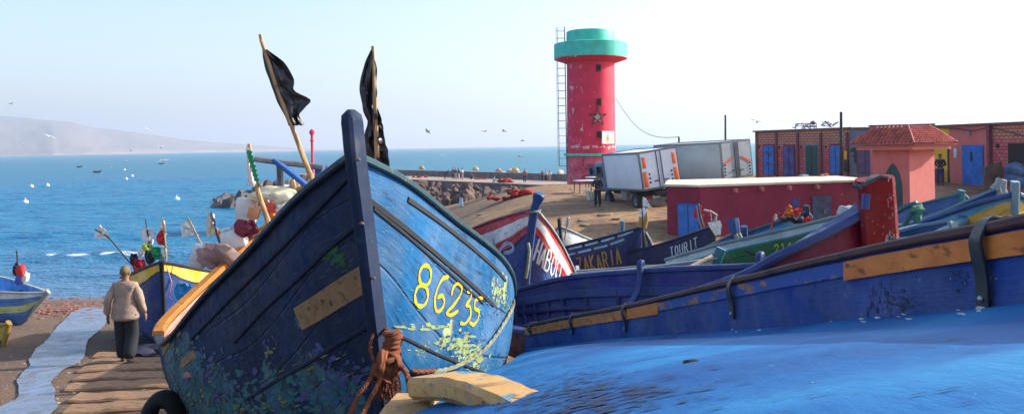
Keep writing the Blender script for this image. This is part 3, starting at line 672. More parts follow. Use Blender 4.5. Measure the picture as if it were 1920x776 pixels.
# stem post
STM = paint('stem_post_paint', (.002,.020,.080), worn=(.02,.15,.26), amt=1.4, planks=1, rough=.75)
a = at(658,206,3.45); b = at(667,297,3.44); pts = [a, a.lerp(b, .5), b] + [at(px, py, Y-.05) for px, py, Y in ((683,420,3.60),(700,560,3.75),(712,660,3.88),(722,776,4.0),(731,900,4.12))]
mb = MB(); fw = Vector((.13, -1, 0)).normalized()
pts = [cr(pts, i/24) for i in range(25)]; mb.sweep(pts, [.02, .056, .062] + [.060]*4 + [.056]*18, [.04, .095, .105] + [.105]*22, ups=[(-.42,-1,0)]*25); mb.v = [v for v in mb.v]
obj('stem_post', mb, STM, HB, True)
for px, py, Y in ((671,300,3.33),(700,522,3.60),(678,420,3.47)):
    mb = MB(); mb.lathe([(.001,-.006),(.012,0),(.012,.004),(.001,.012)], 10, at(px, py, Y)); obj('bolt', mb, plain('rusty_bolt', (.18,.12,.09), .5, .3, 20, .6), HB, True)
obj('transom', transom(hh), BLUE_SHADED, HB, True)
for t in (.42, .62, .8):
    a = hh.P(-1, t, .2, .06); b = hh.P(1, t, .2, .06); obj('thwart', MB().sweep([a, a.lerp(b, .5), b], .24, .04), PINK, HB, True)
# stern frame: grey bar on blue uprights
FB = plain('blue_frame_paint', (.012,.08,.30), .5, .25, 4); GB = plain('grey_frame_bar', (.12,.13,.15), .6)
mb = MB(); mb.sweep([at(478,298,9.6), at(520,304,9.7), at(560,308,9.8), at(604,314,9.9)], .09, .07); obj('frame_bar', mb, GB, HB, True)
mb = MB(); mb.sweep([at(522,306,9.6), at(560,336,9.4), at(606,374,9.2)], .24, .05, up=(0,.4,1)); obj('frame_board', mb, FB, HB, True)
mb = MB(); mb.sweep([at(598,314,9.9), at(601,360,9.9)], .10, .07, up=(0,1,0)); obj('frame_upright', mb, FB, HB, True)
mb = MB(); mb.sweep([at(524,306,9.75), at(530,420,9.75)], .07, .07, up=(0,1,0)); obj('frame_upright', mb, GB, HB, True)
mb = MB(); mb.blob(at(470,318,9.6), .045, (.8,.8,1.6), 2, .1); mb.tube([at(478,298,9.6), at(472,306,9.6), at(470,314,9.6)], .02); obj('frame_float', mb, plain('wood_float', (.28,.17,.11)), HB, True)
# ropes at the stem
def ropem(name, c1, c2, sc=60):
    q = Nd(name); wv = q.n('ShaderNodeTexWave', wave_type='BANDS', bands_direction='DIAGONAL'); wv.inputs['Scale'].default_value = sc; wv.inputs['Distortion'].default_value = 2; q.l(q.tc.outputs['Object'], wv.inputs[0])
    c = q.mix(wv.outputs[0], c1, c2); c = q.mix(q.ramp(q.noise(20, 4), [(.4, 0), (.7, .6)]), c, tuple(x*.4 for x in c1)); q.bump(wv.outputs[0], 1, .01); return q.out(c, .85)
ROPE = ropem('orange_brown_rope', (.22,.045,.015), (.56,.17,.06)); ROPW = ropem('pale_rope', (.22,.24,.15), (.55,.57,.42), 40)
def smooth3(P, n=8): return [cr(P, i/((len(P)-1)*n)) for i in range((len(P)-1)*n+1)]
def twist(mb, P, r, strands=3, turns=30):
    "laid rope: strands wound round a centre line"
    P = [Vector(p) for p in P]; N = len(P)
    for s_ in range(strands):
        Q = []; pa = None
        for i, p in enumerate(P):
            t = (P[min(i+1,N-1)]-P[max(i-1,0)]).normalized(); a = t.orthogonal().normalized() if pa is None else (pa - t*pa.dot(t)).normalized(); pa = a; c = t.cross(a)
            q_ = 2*pi*(s_/strands + turns*i/N); Q.append(p + (a*cos(q_)+c*sin(q_))*r*.5)
        mb.tube(Q, r*.58, 6, jit=.1)
RT_ = thing('mooring_rope', 'frayed orange brown rope knotted round the bow post of the blue boat 86235', 'rope', at(725,690,3.6))
mb = MB(); K = at(728,688,3.62)
for i in range(7):
    c = at(736+random.uniform(-3,3), 630+i*9, 3.66); mb.tube([c + Vector((.032*cos(q_), .03*sin(q_), .004*q_+random.uniform(-.003,.003))) for q_ in [2*pi*j/12 for j in range(13)]], .0125, 6, jit=.1)
obj('rope_wrap', mb, ROPE, RT_, True)
mb = MB()
for i in range(6):
    a1, a2, a3 = [random.uniform(0, pi) for _ in range(3)]; Rm = Matrix.Rotation(a1, 3, 'X') @ Matrix.Rotation(a2, 3, 'Y'); rr = random.uniform(.04, .062); c = K + Vector((random.uniform(-.025,.03), 0, random.uniform(-.03,.03)))
    mb.tube([c + Rm @ Vector((rr*cos(q_), rr*.8*sin(q_), 0)) for q_ in [2*pi*j/16 for j in range(17)]], .015, 7, jit=.12)
mb.blob(K, .05, (1.1,.9,1.0), 2, .3, 3); obj('knot', mb, ROPE, RT_, True)
for pl, r_, tn in (([(712,690,3.62),(690,715,3.55),(668,750,3.5),(650,790,3.45)], .011, 22), ([(718,700,3.6),(704,730,3.52),(688,760,3.48),(672,800,3.4)], .012, 22), ([(745,680,3.62),(762,700,3.55),(768,730,3.5),(770,752,3.42)], .014, 14),
               ([(700,625,3.72),(694,650,3.68),(700,672,3.62),(714,690,3.6)], .009, 14), ([(722,618,3.78),(730,622,3.72),(738,632,3.66)], .011, 6)):
    mb = MB(); twist(mb, smooth3([at(*p) for p in pl]), r_, 3, tn*.8); obj('rope_end', mb, ROPE, RT_, True)
mb = MB()
for i in range(150):
    a = K + Vector((random.uniform(-.035,.035), random.uniform(-.03,.02), random.uniform(-.05,0))); d = Vector((random.uniform(-.03,.03), random.uniform(-.03,.03), -random.uniform(.06,.13))); mb.tube([a, a+d*.5+Vector((random.uniform(-.01,.01),0,0)), a+d], .0022, 3)
obj('frayed_tail', mb, ROPE, RT_, True)
mb = MB(); P, NN = cast_line(bv, smooth2([(768,694),(790,694),(812,693)], 6), .02); twist(mb, P, .014, 3, 6); obj('rope_whipping', mb, ROPE, RT_, True)
P, NN = cast_line(bv, smooth2([(806,694),(840,688),(880,670),(912,644),(938,608),(955,578),(958,562)], 6), .022)
mb = MB(); twist(mb, P, .013, 3, 30); o = obj('pale_fender_rope', mb, ROPW, None); 
o.location = (0,0,0); tag(o, 'pale worn rope slung along the lit side of the blue boat 86235', 'rope')
# tyre fender hanging under the port bow
mb = MB(); c = at(306,786,6.3); rr = .13
mb.grid(lambda u, v: c + Vector(((rr + .07*cos(2*pi*v))*cos(2*pi*u)*.75, .09*sin(2*pi*v) + .3*(rr + .07*cos(2*pi*v))*cos(2*pi*u), (rr*1.25 + .07*cos(2*pi*v))*sin(2*pi*u))), 40, 14)
solo('tyre_fender', mb, plain('old_tyre_rubber', (.012,.012,.014), .75), 'old black tyre lying against the bottom of the blue boat beside the slipway', 'tyre')
# ------------------------------------------------------------------ foreground boat at lower right
FBL = paint('foreground_blue_deck_paint', (.03,.20,.60), worn=(.30,.42,.55), amt=.0, planks=1, rough=.5, dark=(.01,.05,.17), us=1.0)
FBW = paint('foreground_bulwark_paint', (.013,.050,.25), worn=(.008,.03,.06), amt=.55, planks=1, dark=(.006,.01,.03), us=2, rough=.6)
Wt = [at(*p) for p in ((985,660,8.0),(1075,650,7.0),(1175,642,5.6),(1378,632,3.85),(1620,616,2.75),(1900,598,1.95),(2200,575,1.5),(2700,535,1.1),(3300,480,.8))] + [Vector((1.27,.45,6.89)), Vector((1.28,.1,6.93))]
Rt = [at(*p) for p in ((985,612,8.0),(1075,594,7.0),(1175,576,5.6),(1378,530,3.85),(1620,475,2.75),(1900,424,1.95),(2200,370,1.5),(2700,280,1.1),(3300,170,.8))] + [Vector((1.27,.45,7.08)), Vector((1.28,.1,7.13))]
Lt = [at(*p) for p in ((975,664,8.0),(968,668,6.6),(950,681,5.2),(884,706,4.0),(800,745,3.1),(690,800,2.45),(560,870,1.95),(350,990,1.5),(0,1150,1.1))] + [Vector((-.85,.6,6.46)), Vector((-.9,.1,6.52))]
FG = thing('wooden_boat', 'near blue boat at lower right with cambered sunlit deck and orange capped bulwark', 'boat', (0.6, 4, gz(.6, 4)))
def deck(u, v):
    t = u; a = cr(Lt, t); b = cr(Wt, t); w_ = (b-a).length; p = a.lerp(b, v)
    p.z += .045*min(1.2, w_)*(1-(2*v-1)**2)*.9 + .035*sm(.86, 1, v)
    p.z += .004*noise.noise(Vector((p.x*2.2, p.y*1.4, 0))) + .0015*noise.noise(Vector((p.x*9, p.y*6, 0))); return p
dm = MB(); dm.grid(deck, 220, 70, lambda u, v: (u*9, v*2)); dbv = dm.bvh()
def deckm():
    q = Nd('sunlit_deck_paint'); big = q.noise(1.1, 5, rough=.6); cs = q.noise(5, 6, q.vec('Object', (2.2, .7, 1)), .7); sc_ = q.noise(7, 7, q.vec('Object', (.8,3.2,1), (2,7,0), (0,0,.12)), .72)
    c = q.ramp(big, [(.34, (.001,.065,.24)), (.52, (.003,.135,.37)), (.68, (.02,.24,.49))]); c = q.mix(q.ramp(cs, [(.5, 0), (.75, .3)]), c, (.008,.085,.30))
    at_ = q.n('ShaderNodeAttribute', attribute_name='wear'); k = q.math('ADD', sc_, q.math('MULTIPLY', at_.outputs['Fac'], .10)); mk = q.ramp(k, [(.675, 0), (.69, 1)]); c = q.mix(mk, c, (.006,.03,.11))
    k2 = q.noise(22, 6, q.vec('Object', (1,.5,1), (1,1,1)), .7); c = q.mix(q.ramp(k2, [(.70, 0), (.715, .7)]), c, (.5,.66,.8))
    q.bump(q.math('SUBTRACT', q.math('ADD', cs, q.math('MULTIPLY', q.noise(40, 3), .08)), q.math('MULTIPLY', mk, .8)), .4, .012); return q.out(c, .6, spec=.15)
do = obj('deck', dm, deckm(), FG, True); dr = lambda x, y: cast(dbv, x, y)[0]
wear_attr(do, [(dr(x, y), r_, s) for x, y, r_, s in ((1000,730,.5,1),(1070,750,.4,.9),(960,700,.3,.8),(1180,740,.25,.6),(1020,690,.3,.5)) if dr(x, y)])
mb = MB()
mb.grid(lambda u, v: (lambda p, e: p + Vector((e.x*.12*sin(v*pi/2)-.0*v, e.y*.1*sin(v*pi/2), -(p.z-4.6)*(v**1.3))))(deck(u, 0), (cr(Lt, u)-cr(Wt, u)).normalized() if u > .03 else Vector((-1,0,0))), 60, 12, lambda u, v: (u*9, v))
obj('outer_planking', mb, BLUE, FG, True)
# bulwark: inner face, outer face, top
mb = MB()
def wall(u, v, off):
    a = cr(Wt, u); b = cr(Rt, u); n = (cr(Rt, min(u+.01, 1)) - cr(Rt, max(u-.01, 0))); n = Vector((n.y, -n.x, 0)).normalized(); n = n if n.x > 0 else -n
    p = a.lerp(b, v); return p + n*off + Vector((0,0,-.02 if v == 0 else 0)) + n*.003*noise.noise(p*5)
mb.grid(lambda u, v: wall(u, v, 0), 160, 10, lambda u, v: (u*9, v)); mb.grid(lambda u, v: wall(u, v, .045), 80, 4, lambda u, v: (u*9, v))
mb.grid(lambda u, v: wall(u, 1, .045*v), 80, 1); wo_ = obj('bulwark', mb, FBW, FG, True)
wbv = BVHTree.FromPolygons(mb.v, mb.f)
mb = MB(); mb.grid(lambda u, v: (lambda p: p + Vector((.25*sin(v*2.2), .05*v, -(p.z-4.5)*v)))(wall(u, 0.02, .045)), 50, 10, lambda u, v: (u*9, v)); obj('far_side_planking', mb, BLUE_SHADED, FG, True)
mb = MB(); a, b = wall(0,0,-.003), wall(0,1,-.003); mb.prism([a, b, wall(0,1,.048), wall(0,0,.048)], (.0,.03,0)); obj('end_panel', mb, FBW, FG, True)
ORW = wood('bare_orange_rail_wood', (.60,.13,.015), (.82,.24,.035), (.20,.05,.01), (6,2.2,6), .7); 
def capm():
    q = Nd('painted_over_rail_wood'); g = q.noise(2.5, 6, q.vec('Object', (5,2,6)), .6); c = q.ramp(g, [(.3, (.24,.09,.04)), (.7, (.48,.19,.07))]); c = q.mix(q.ramp(q.noise(4, 6, q.vec('Object', (1,1,2.5)), .65), [(.53, 1), (.57, 0)]), c, (.024,.075,.30)); q.bump(g, .4, .008); return q.out(c, .65)
RED = wood('dark_red_brown_rail_top', (.05,.012,.012), (.11,.035,.025), (.01,.005,.005), (3,2,5), .6)
def tspan(px0, px1):
    "wall parameter range that covers these pixel columns"
    o = []
    for px in (px0, px1):
        best = min(range(401), key=lambda i: abs(px - ((lambda p: HX + F*((p-CAM).dot(RT))/p.y)(cr(Rt, i/400))))); o.append(best/400)
    return o
def railseg(name, px0, px1, vlo, vhi, mat, off=-.012, th=.02, lab=None, n=40):
    t0, t1 = tspan(px0, px1); mb = MB()
    prof = [(vlo, 0), (vlo, off), (vhi, off), (vhi, 0)]
    b = len(mb.v)
    for i in range(n+1):
        t = lerp(t0, t1, i/n)
        for v, o_ in prof: mb.v.append(wall(t, v + .012*noise.noise(Vector((t*60, v*9, off*99))), o_))
    for i in range(n):
        for k in range(4): mb.face((b+i*4+k, b+i*4+(k+1)%4, b+(i+1)*4+(k+1)%4, b+(i+1)*4+k))
    mb.face([b, b+1, b+2, b+3]); mb.face([b+n*4+k for k in range(4)]); return obj(name, mb, mat, FG, True, label=lab)
railseg('rail_plank', 986, 1234, .66, .95, ORW, lab='bare orange stretch of rail plank, far end'); railseg('rail_plank', 1236, 1585, .74, .94, capm(), -.010, lab='rail plank still patched with blue paint')
railseg('rail_plank', 1588, 2600, .68, .94, ORW, lab='bare orange stretch of rail plank, near end')
mb = MB(); mb.sweep([wall(i/120, 1, .02) + Vector((0,0,.008+.003*noise.noise(Vector((i*.4,0,0))))) for i in range(115)], .085, .028); obj('rail_top', mb, RED, FG, True)
STR = plain('black_rubber_strap', (.022,.018,.02), .45, .3, 15); BOLT = plain('galvanised_bolt', (.5,.5,.5), .35, .2, 10, .8)
for px, w_, v1, ln in ((997,.045,1,.10),(1075,.045,1,.15),(1175,.045,1,.17),(1378,.045,1,.17),(1855,.052,1,.20)):
    t = tspan(px, px)[0]; a = wall(t, 1, 0); top = a + Vector((0,0,.028)); n = wall(t, 1, .05) - wall(t, 1, 0); n.normalize(); dn = (wall(t, 0, 0)-a).normalized()
    pts = [a + n*.06 + Vector((0,0,.01)), a + n*.045 + Vector((0,0,.030)), top + n*.02, top - n*.006, a - n*.030 + dn*.01, a - n*.034 + dn*.04, a - n*.018 + dn*ln*.6, a - n*.014 + dn*ln]
    P = smooth3(pts, 5); ups = []
    for i in range(len(P)):
        tt = (P[min(i+1,len(P)-1)]-P[max(i-1,0)]).normalized(); ax = (cr(Rt, min(t+.01,1))-cr(Rt, max(t-.01,0))).normalized(); u_ = ax.cross(tt); ups.append(u_)
    mb = MB(); mb.sweep(P, w_, .009, ups=ups); so_ = obj('strap', mb, STR, FG, True)
    mb = MB(); c = P[-3] - n*.006; mb.blob(c, .0085, (1,1,1), 2, 0); obj('bolt', mb, BOLT, so_, True)
# pale scraps caught where deck and bulwark meet
mb = MB()
for i in range(26):
    u_ = random.uniform(.30, .66); p = deck(u_, random.uniform(.93, .985)); mb.blob(p + Vector((0,0,.002)), random.uniform(.003,.008), (1.4,1.8,.4), 1, .3, i)
obj('salt_crumbs', mb, plain('pale_crumb', (.6,.62,.62)), FG, True, kind='stuff')
mb = MB(); p = dr(1297, 678); mb.blob(p, .013, (1.6,1,.5), 2, .3, 5); solo('dried_seaweed_scrap', mb, plain('dried_weed', (.02,.015,.012)), 'small dark scrap lying alone on the sunlit blue deck', 'scrap')
# flaked paint: little marks with shapes of their own
def flecks(name, bvv, spots, mat, parent, dirf, seed=1, lift=.0025, lab=None):
    "spots: (px, py, spread x, spread y, count, length, width)"
    rnd = random.Random(seed); mb = MB()
    for px, py, sx, sy, n, ln, wd in spots:
        for _ in range(n):
            x, y = rnd.gauss(px, sx), rnd.gauss(py, sy); p, nn = cast(bvv, x, y)
            if p is None: continue
            d = dirf(p, nn); s_ = d.cross(nn).normalized(); l_ = ln*rnd.uniform(.3, 1.6); w_ = wd*rnd.uniform(.4, 1.5); m_ = 9; pts = []
            for k in range(m_):
                a = 2*pi*k/m_; q_ = rnd.uniform(.55, 1.2); pts.append(p + nn*lift + d*cos(a)*l_*q_ + s_*sin(a)*w_*q_)
            mb.poly(pts)
    return obj(name, mb, mat, parent, True, label=lab, kind='stuff')
def dir_deck(p, n): d = Vector((1, -.15, 0)); d = d - n*d.dot(n); return d.normalized()
DKF = plain('bare_dark_blue_undercoat', (.004,.02,.075), .7, .3, 30); PLF = plain('pale_scuff', (.22,.42,.62), .6, .2, 20)
flecks('paint_flakes', dbv, [(1040,720,70,28,300,.013,.006),(1090,755,60,22,200,.016,.006),(960,700,45,14,110,.012,.006),(1180,745,110,22,70,.014,.005),(1300,690,190,40,45,.016,.002),(1600,700,220,45,40,.02,.0018),(1240,735,40,5,26,.03,.003),(1700,640,160,16,36,.02,.0016)], DKF, FG, dir_deck, 5)
def dir_hull(p, n): d = Vector((.26,.95,-.22)) if n.x > 0 else Vector((-.55,.8,-.35)); d = d - n*d.dot(n); return d.normalized()
PYC = plain('pale_yellow_old_paint', (.26,.33,.12), .6, .35, 25); PCY = plain('pale_cyan_chip', (.08,.30,.42), .6, .3, 25); LIL = plain('lilac_old_paint', (.05,.07,.21), .6, .35, 20); TEA = plain('teal_old_paint', (.015,.14,.17), .6, .4, 20); OLV = plain('olive_old_paint', (.18,.20,.06), .6, .4, 20)
flecks('yellow_paint_patches', bv, [(850,642,18,5,34,.07,.014),(882,664,14,5,30,.07,.014),(800,614,24,4,22,.04,.008),(935,545,7,9,40,.04,.014),(950,575,6,10,30,.03,.009),(790,657,14,5,20,.02,.005),(895,690,14,5,22,.03,.008),(740,625,10,6,10,.012,.004)], PYC, HB, dir_hull, 3, .003)
flecks('pale_chips', bv, [(800,480,70,50,60,.02,.0014),(730,380,22,40,40,.018,.0013),(740,560,20,60,30,.018,.0014),(850,560,70,60,50,.025,.0016),(880,470,45,28,30,.025,.0016),(704,560,3,90,60,.008,.002),(912,600,12,30,50,.02,.005)], PCY, HB, dir_hull, 4, .003)
flecks('blue_scrapes', bv, [(870,650,22,14,50,.03,.008),(930,560,12,14,30,.03,.008)], plain('deep_blue_scrape', (.006,.06,.25)), HB, dir_hull, 6, .0045)
flecks('teal_paint_patches', bv, [(440,740,70,26,110,.06,.020),(350,690,26,30,60,.055,.020),(600,735,45,20,60,.05,.016),(520,760,40,12,50,.035,.012)], TEA, HB, dir_hull, 9, .003)
flecks('lilac_paint_patches', bv, [(400,710,50,26,50,.045,.018),(640,712,34,26,50,.035,.014),(560,745,45,16,26,.04,.018),(500,640,6,6,5,.03,.012),(597,652,5,6,8,.03,.016)], LIL, HB, dir_hull, 10, .0045)
flecks('olive_paint_patches', bv, [(350,760,28,18,70,.035,.012),(320,700,14,30,50,.03,.010),(480,755,60,12,40,.04,.006),(560,700,70,26,26,.05,.004),(508,655,7,5,8,.02,.010)], OLV, HB, dir_hull, 11, .006)
flecks('green_daub', bv, [(624,468,5,8,16,.022,.010),(640,490,9,8,22,.03,.008),(612,485,7,4,8,.02,.006)], plain('green_daub', (.006,.09,.035), .6), HB, dir_hull, 15, .003, 'dark green daub of paint')
flecks('pale_scratches', bv, [(470,560,90,70,60,.035,.0012),(600,450,30,60,40,.03,.0012)], plain('grey_blue_scratch', (.06,.10,.20)), HB, dir_hull, 12, .003)
def dir_wall(p, n): return (Vector((0,0,1)) - n*n.z).normalized()
flecks('dark_stains', wbv, [(1655,560,14,24,40,.012,.004),(1690,565,16,10,30,.005,.012),(1140,620,5,16,10,.014,.003),(1800,520,10,12,16,.007,.004),(1550,560,90,30,30,.005,.002),(1260,600,60,14,16,.005,.002)], plain('dark_green_stain', (.008,.025,.05)), FG, dir_wall, 13, .002)
flecks('pale_flecks', wbv, [(1500,590,160,26,26,.004,.002),(1740,540,60,20,12,.004,.0025)], PLF, FG, dir_wall, 14, .002)
# sawn timbers
TW = wood('sawn_pale_timber', (.42,.21,.06), (.62,.36,.12), (.10,.06,.02), (3,3,9), .7, (.03,.22,.36))
TW2 = wood('sawn_worn_timber', (.30,.15,.05), (.48,.28,.11), (.07,.04,.02), (4,3,9), .75)
def timber(label, pts, w_, h_, mat, tw=None):
    mb = MB(); mb.sweep(smooth3([at(*p) for p in pts], 8), w_, h_, ups=tw); mb.v = [v + Vector((noise.noise(v*14), noise.noise(v*14+Vector((4,0,0))), noise.noise(v*14+Vector((0,7,0)))))*.004 for v in mb.v]
    return solo('timber_beam', mb, mat, label, 'timber')
timber('thick pale curved timber with blue paint flecks lying on the near blue boat', [(800,724,2.6),(865,724,2.4),(925,741,2.2),(985,770,2.0),(1050,812,1.8)], .135, .07, TW)
timber('shorter worn timber beside the curved one, just below the orange rope knot', [(782,752,2.7),(762,780,2.5),(735,820,2.3),(700,880,2.1)], .16, .06, TW2)
# ------------------------------------------------------------------ purple-blue boat with red stem
PUR = paint('purple_blue_paint', (.020,.026,.18), worn=(.06,.09,.22), amt=.2, planks=6, dark=(.008,.01,.05))
MAR = paint('maroon_hull_paint', (.15,.004,.028), worn=(.30,.15,.2), amt=0, planks=5, dark=(.03,.002,.01), stk=.04)
BCAP = paint('mid_blue_cap_paint', (.022,.070,.34), worn=(.012,.04,.2), amt=.3, planks=1)
DL = [at(*p) for p in ((1648,380,5.62),(1565,430,5.52),(1480,476,5.6),(1400,520,6.0),(1250,568,6.9),(1100,610,7.9),(1000,625,8.9),(945,615,9.8))]
DR_ = [at(*p) for p in ((1644,372,5.5),(1560,440,6.5),(1500,474,7.3),(1430,500,8.0),(1250,508,9.2),(1080,521,10.2),(1000,538,10.8),(958,550,11.0))]
DK_ = [Vector(p) for p in ((2.45,5.75,4.9),(2.35,6.2,4.75),(2.2,6.9,4.7),(2.0,7.5,4.6),(1.4,8.3,4.5),(.9,9.1,4.4),(.4,9.9,4.3),(.0,10.4,4.3))]
hd = Hull(DL, DK_, DR_, [0,.5,.75,.85,.88,.88,.85,.7])
DB = thing('rowing_boat', 'open purple-blue boat with maroon bow planking and a tall chipped red bow post', 'boat', (1.4, 8.2, gz(1.4, 8.2)))
obj('hull', hd.mesh(50, 14, ln=7), MAR, DB, True, label='maroon outer planking'); obj('inner_planking', hd.mesh(60, 16, inset=.05, t0=.02, t1=.99, ln=7), PUR, DB, True)
mb = hd.rail(-1, 0, .15, .06, .0, 1, 50, dz=.02); obj('gunwale_rail', mb, BCAP, DB, True); obj('gunwale_rail', hd.rail(1, 0, .13, .06, 0, 1, 50, dz=.02), BCAP, DB, True)
obj('stringer', hd.rail(1, .30, .05, .03, .1, .98, 40, off=-.07), PUR, DB, True); obj('stringer', hd.rail(1, .16, .10, .03, .1, .98, 40, off=-.06), BCAP, DB, True)
obj('stringer', hd.rail(1, .62, .28, .03, .3, .98, 40, off=-.10), BCAP, DB, True)
for i in range(15):
    t = .22 + .74*i/14
    obj('rib', MB().sweep([hd.P(1, t, v, .065) for v in (.14,.25,.4,.6,.8)], .05, .045), PUR, DB, True)
for t in (.42, .60):
    a = hd.P(1, t, 0, .0); P = [a + Vector((-.06,-.04,.12)), a + Vector((-.10,-.07,.10)), a + Vector((-.10,-.08,-.05)), a + Vector((-.16,-.14,-.25)), a + Vector((-.40,-.40,-.42))]
    obj('knee', MB().sweep(smooth3(P, 5), .07, .07, up=(1,-.3,0)), BCAP, DB, True)
obj('transom', transom(hd), PUR, DB, True)
REDP = paint('chipped_red_post_paint', (.36,.004,.012), worn=(.45,.22,.22), amt=.45, planks=1, dark=(.04,.005,.015), stk=.04)
G0 = at(1643,372,5.5); P = [at(1640,334,5.42), at(1643,372,5.45), at(1647,420,5.50), at(1651,465,5.56), at(1656,560,5.65), hd.k(0)]
P = smooth3(P, 4); mb = MB(); mb.sweep(P, .11, .24, ups=[(-.96,.15,0)]*len(P)); so_ = obj('stem_post', mb, REDP, DB, True); STEMD = mb
mb = MB(); P = [at(1605,351,5.42), at(1625,340,5.42), at(1645,331,5.42), at(1658,333,5.42)]; mb.sweep(P, .12, .025); obj('post_cap', mb, plain('dark_weathered_cap', (.05,.05,.06), .7, .5, 25), so_, True)
mb = MB(); a = at(1622,392,5.36); mb.sweep([a, a + Vector((.01,0,.10))], .045, .05, up=(0,1,0)); obj('cleat_post', mb, BCAP, DB, True)

sbv = BVHTree.FromPolygons([v for v in STEMD.v], STEMD.f)
flecks('paint_chips', sbv, [(1674,395,5,40,36,.008,.003),(1650,400,18,30,14,.008,.002),(1668,450,6,12,24,.02,.008)], plain('pale_pink_chip', (.62,.42,.40)), DB, dir_wall, 17, .003)
flecks('blue_chips', sbv, [(1668,462,7,6,30,.02,.010)], plain('blue_chip', (.02,.12,.28)), DB, dir_wall, 18, .005)
# ------------------------------------------------------------------ breakwater: jetty, wall, boulders
CONC = plain('jetty_concrete', (.34,.25,.20), .85, .25, 1.2, 0, .3, .03); CONG = plain('grey_concrete', (.16,.14,.14), .9, .3, .8, 0, .4, .05)
JA, JB = Vector((7.5, 95, 0)), Vector((-44, 160, 0)); jd = (JB-JA).normalized(); jn = Vector((jd.y, -jd.x, 0)); jn = jn if jn.y > 0 else -jn
def jp(s_, o, z): p = JA + jd*s_ + jn*o; return Vector((p.x, p.y, z))
JL = (JB-JA).length
J = thing('jetty', 'long low concrete jetty with seaward parapet running out from the red lighthouse', 'jetty', jp(40, 4, 0), 0)
mb = MB(); mb.prism([jp(0,0,-1.5), jp(JL,0,-1.5), jp(JL,0,2.0), jp(0,0,2.0)], jn*9.5); obj('quay_body', mb, CONG, J, True)
mb = MB(); mb.prism([jp(0,-.15,2.0), jp(JL,-.15,2.0), jp(JL,8.7,2.0), jp(0,8.7,2.0)], (0,0,.12)); obj('walkway', mb, CONC, J, True)
mb = MB(); mb.prism([jp(0,8.7,1.9), jp(JL,8.7,1.9), jp(JL,9.6,1.9), jp(0,9.6,1.9)], (0,0,1.15)); obj('parapet', mb, CONG, J, True)
ROCK = plain('brown_rock', (.10,.058,.048), .9, .5, 1.0, 0, .8, .12); ROCKD = plain('wet_dark_rock', (.05,.045,.05), .6, .4, 1.5, 0, .8, .1); ROCKL = plain('pale_block', (.36,.30,.25), .9, .3, 1.2, 0, .5, .08)
def rockproto(i, mat):
    mb = MB(); mb.blob((0,0,0), 1, (random.uniform(.8,1.2), random.uniform(.6,.9), random.uniform(.42,.6)), 2, .22, i, 1.1)
    for v in mb.v:
        for ax in range(3): v[ax] = round(v[ax]*2.2)/2.2*.45 + v[ax]*.55
    mb.smooth = [False]*len(mb.f); return obj('boulder', mb, mat)
protos = [rockproto(i, ROCK) for i in range(5)]; pd = [rockproto(i+9, ROCKD) for i in range(3)]; pl_ = [rockproto(i+20, ROCKL) for i in range(2)]
def place(pr, p, s_, label, group, used=set()):
    o = pr if pr.name not in used else pr.copy()
    if o is not pr: COL.objects.link(o)
    used.add(pr.name); o.location = p; o.scale = (s_, s_, s_); o.rotation_euler = (random.uniform(0,6), random.uniform(0,6), random.uniform(0,6)); tag(o, label, 'boulder', group)
for i in range(215):
    s_ = random.uniform(3, 46); o = random.uniform(-15, -1.2); z = lerp(-.3, 1.35, 1-(-o)/15)
    p = jp(s_, o, 0); p.z = max(z, gz(p.x, p.y)+.1) + random.uniform(-.1,.3); 
    if p.z > 1.7: continue
    place(random.choice(protos), p, random.uniform(.55,1.15), 'brown boulder in the rubble slope below the jetty wall', 'boulders below the jetty')
def cyl_block():
    mb = MB(); mb.lathe([(.42,-.8),(.5,-.72),(.46,0),(.5,.72),(.42,.8)], 10); 
    mb.v = [v*(1+.08*noise.noise(v*2)) for v in mb.v]; mb.smooth = [True]*len(mb.f); return obj('boulder', mb, ROCKL)
pc = cyl_block()
tip = [(400,398),(425,388),(450,372),(480,352),(510,338),(545,330),(600,332),(660,332)]
for i in range(135):
    px = (random.uniform(402, 640) if i % 3 else random.gauss(525, 35)); Y = random.uniform(97, 122); top = interp(px, tip); zt = at(px, top, 104).z; f = random.random()
    p = at(px, 300, Y); p.z = max(-.1, (zt-.3)*(1-.75*abs(Y-108)/14)) * random.uniform(.35, 1.0)
    low = p.z < .9 or px < 455
    place(random.choice(pd) if low else random.choice([pc, pc, random.choice(pl_), random.choice(protos)]), p, random.uniform(.75,1.2), 'dark wet block at the waterline of the rubble mound off the jetty' if low else 'rounded pale block heaped on the rubble mound off the jetty', 'dark blocks of the mound' if low else 'pale blocks of the mound')
mb = MB()
def mound(u, v):
    px = lerp(410, 640, u); Y = lerp(97, 122, v); zt = at(px, interp(px, tip), 104).z; p = at(px, 300, Y); p.z = max(-1, (zt-.9)*(1-.9*abs(Y-108)/13)) - .5 + .3*noise.noise(Vector((px*.05, Y*.4, 0))); return p
mb.grid(mound, 40, 16); obj('rubble_core', mb, ROCKD, kind='structure')
for i, px in enumerate((940, 957, 968, 1049)):
    p = jp(0,0,0); 
    s_ = min(range(0, 80), key=lambda k: abs(px - (HX + F*((jp(k, 11, 2.6)-CAM).dot(RT))/jp(k, 11, 2.6).y))); place(random.choice(pl_), jp(s_, 11, 2.7), .95, 'pale block showing above the jetty parapet', 'blocks behind the parapet')
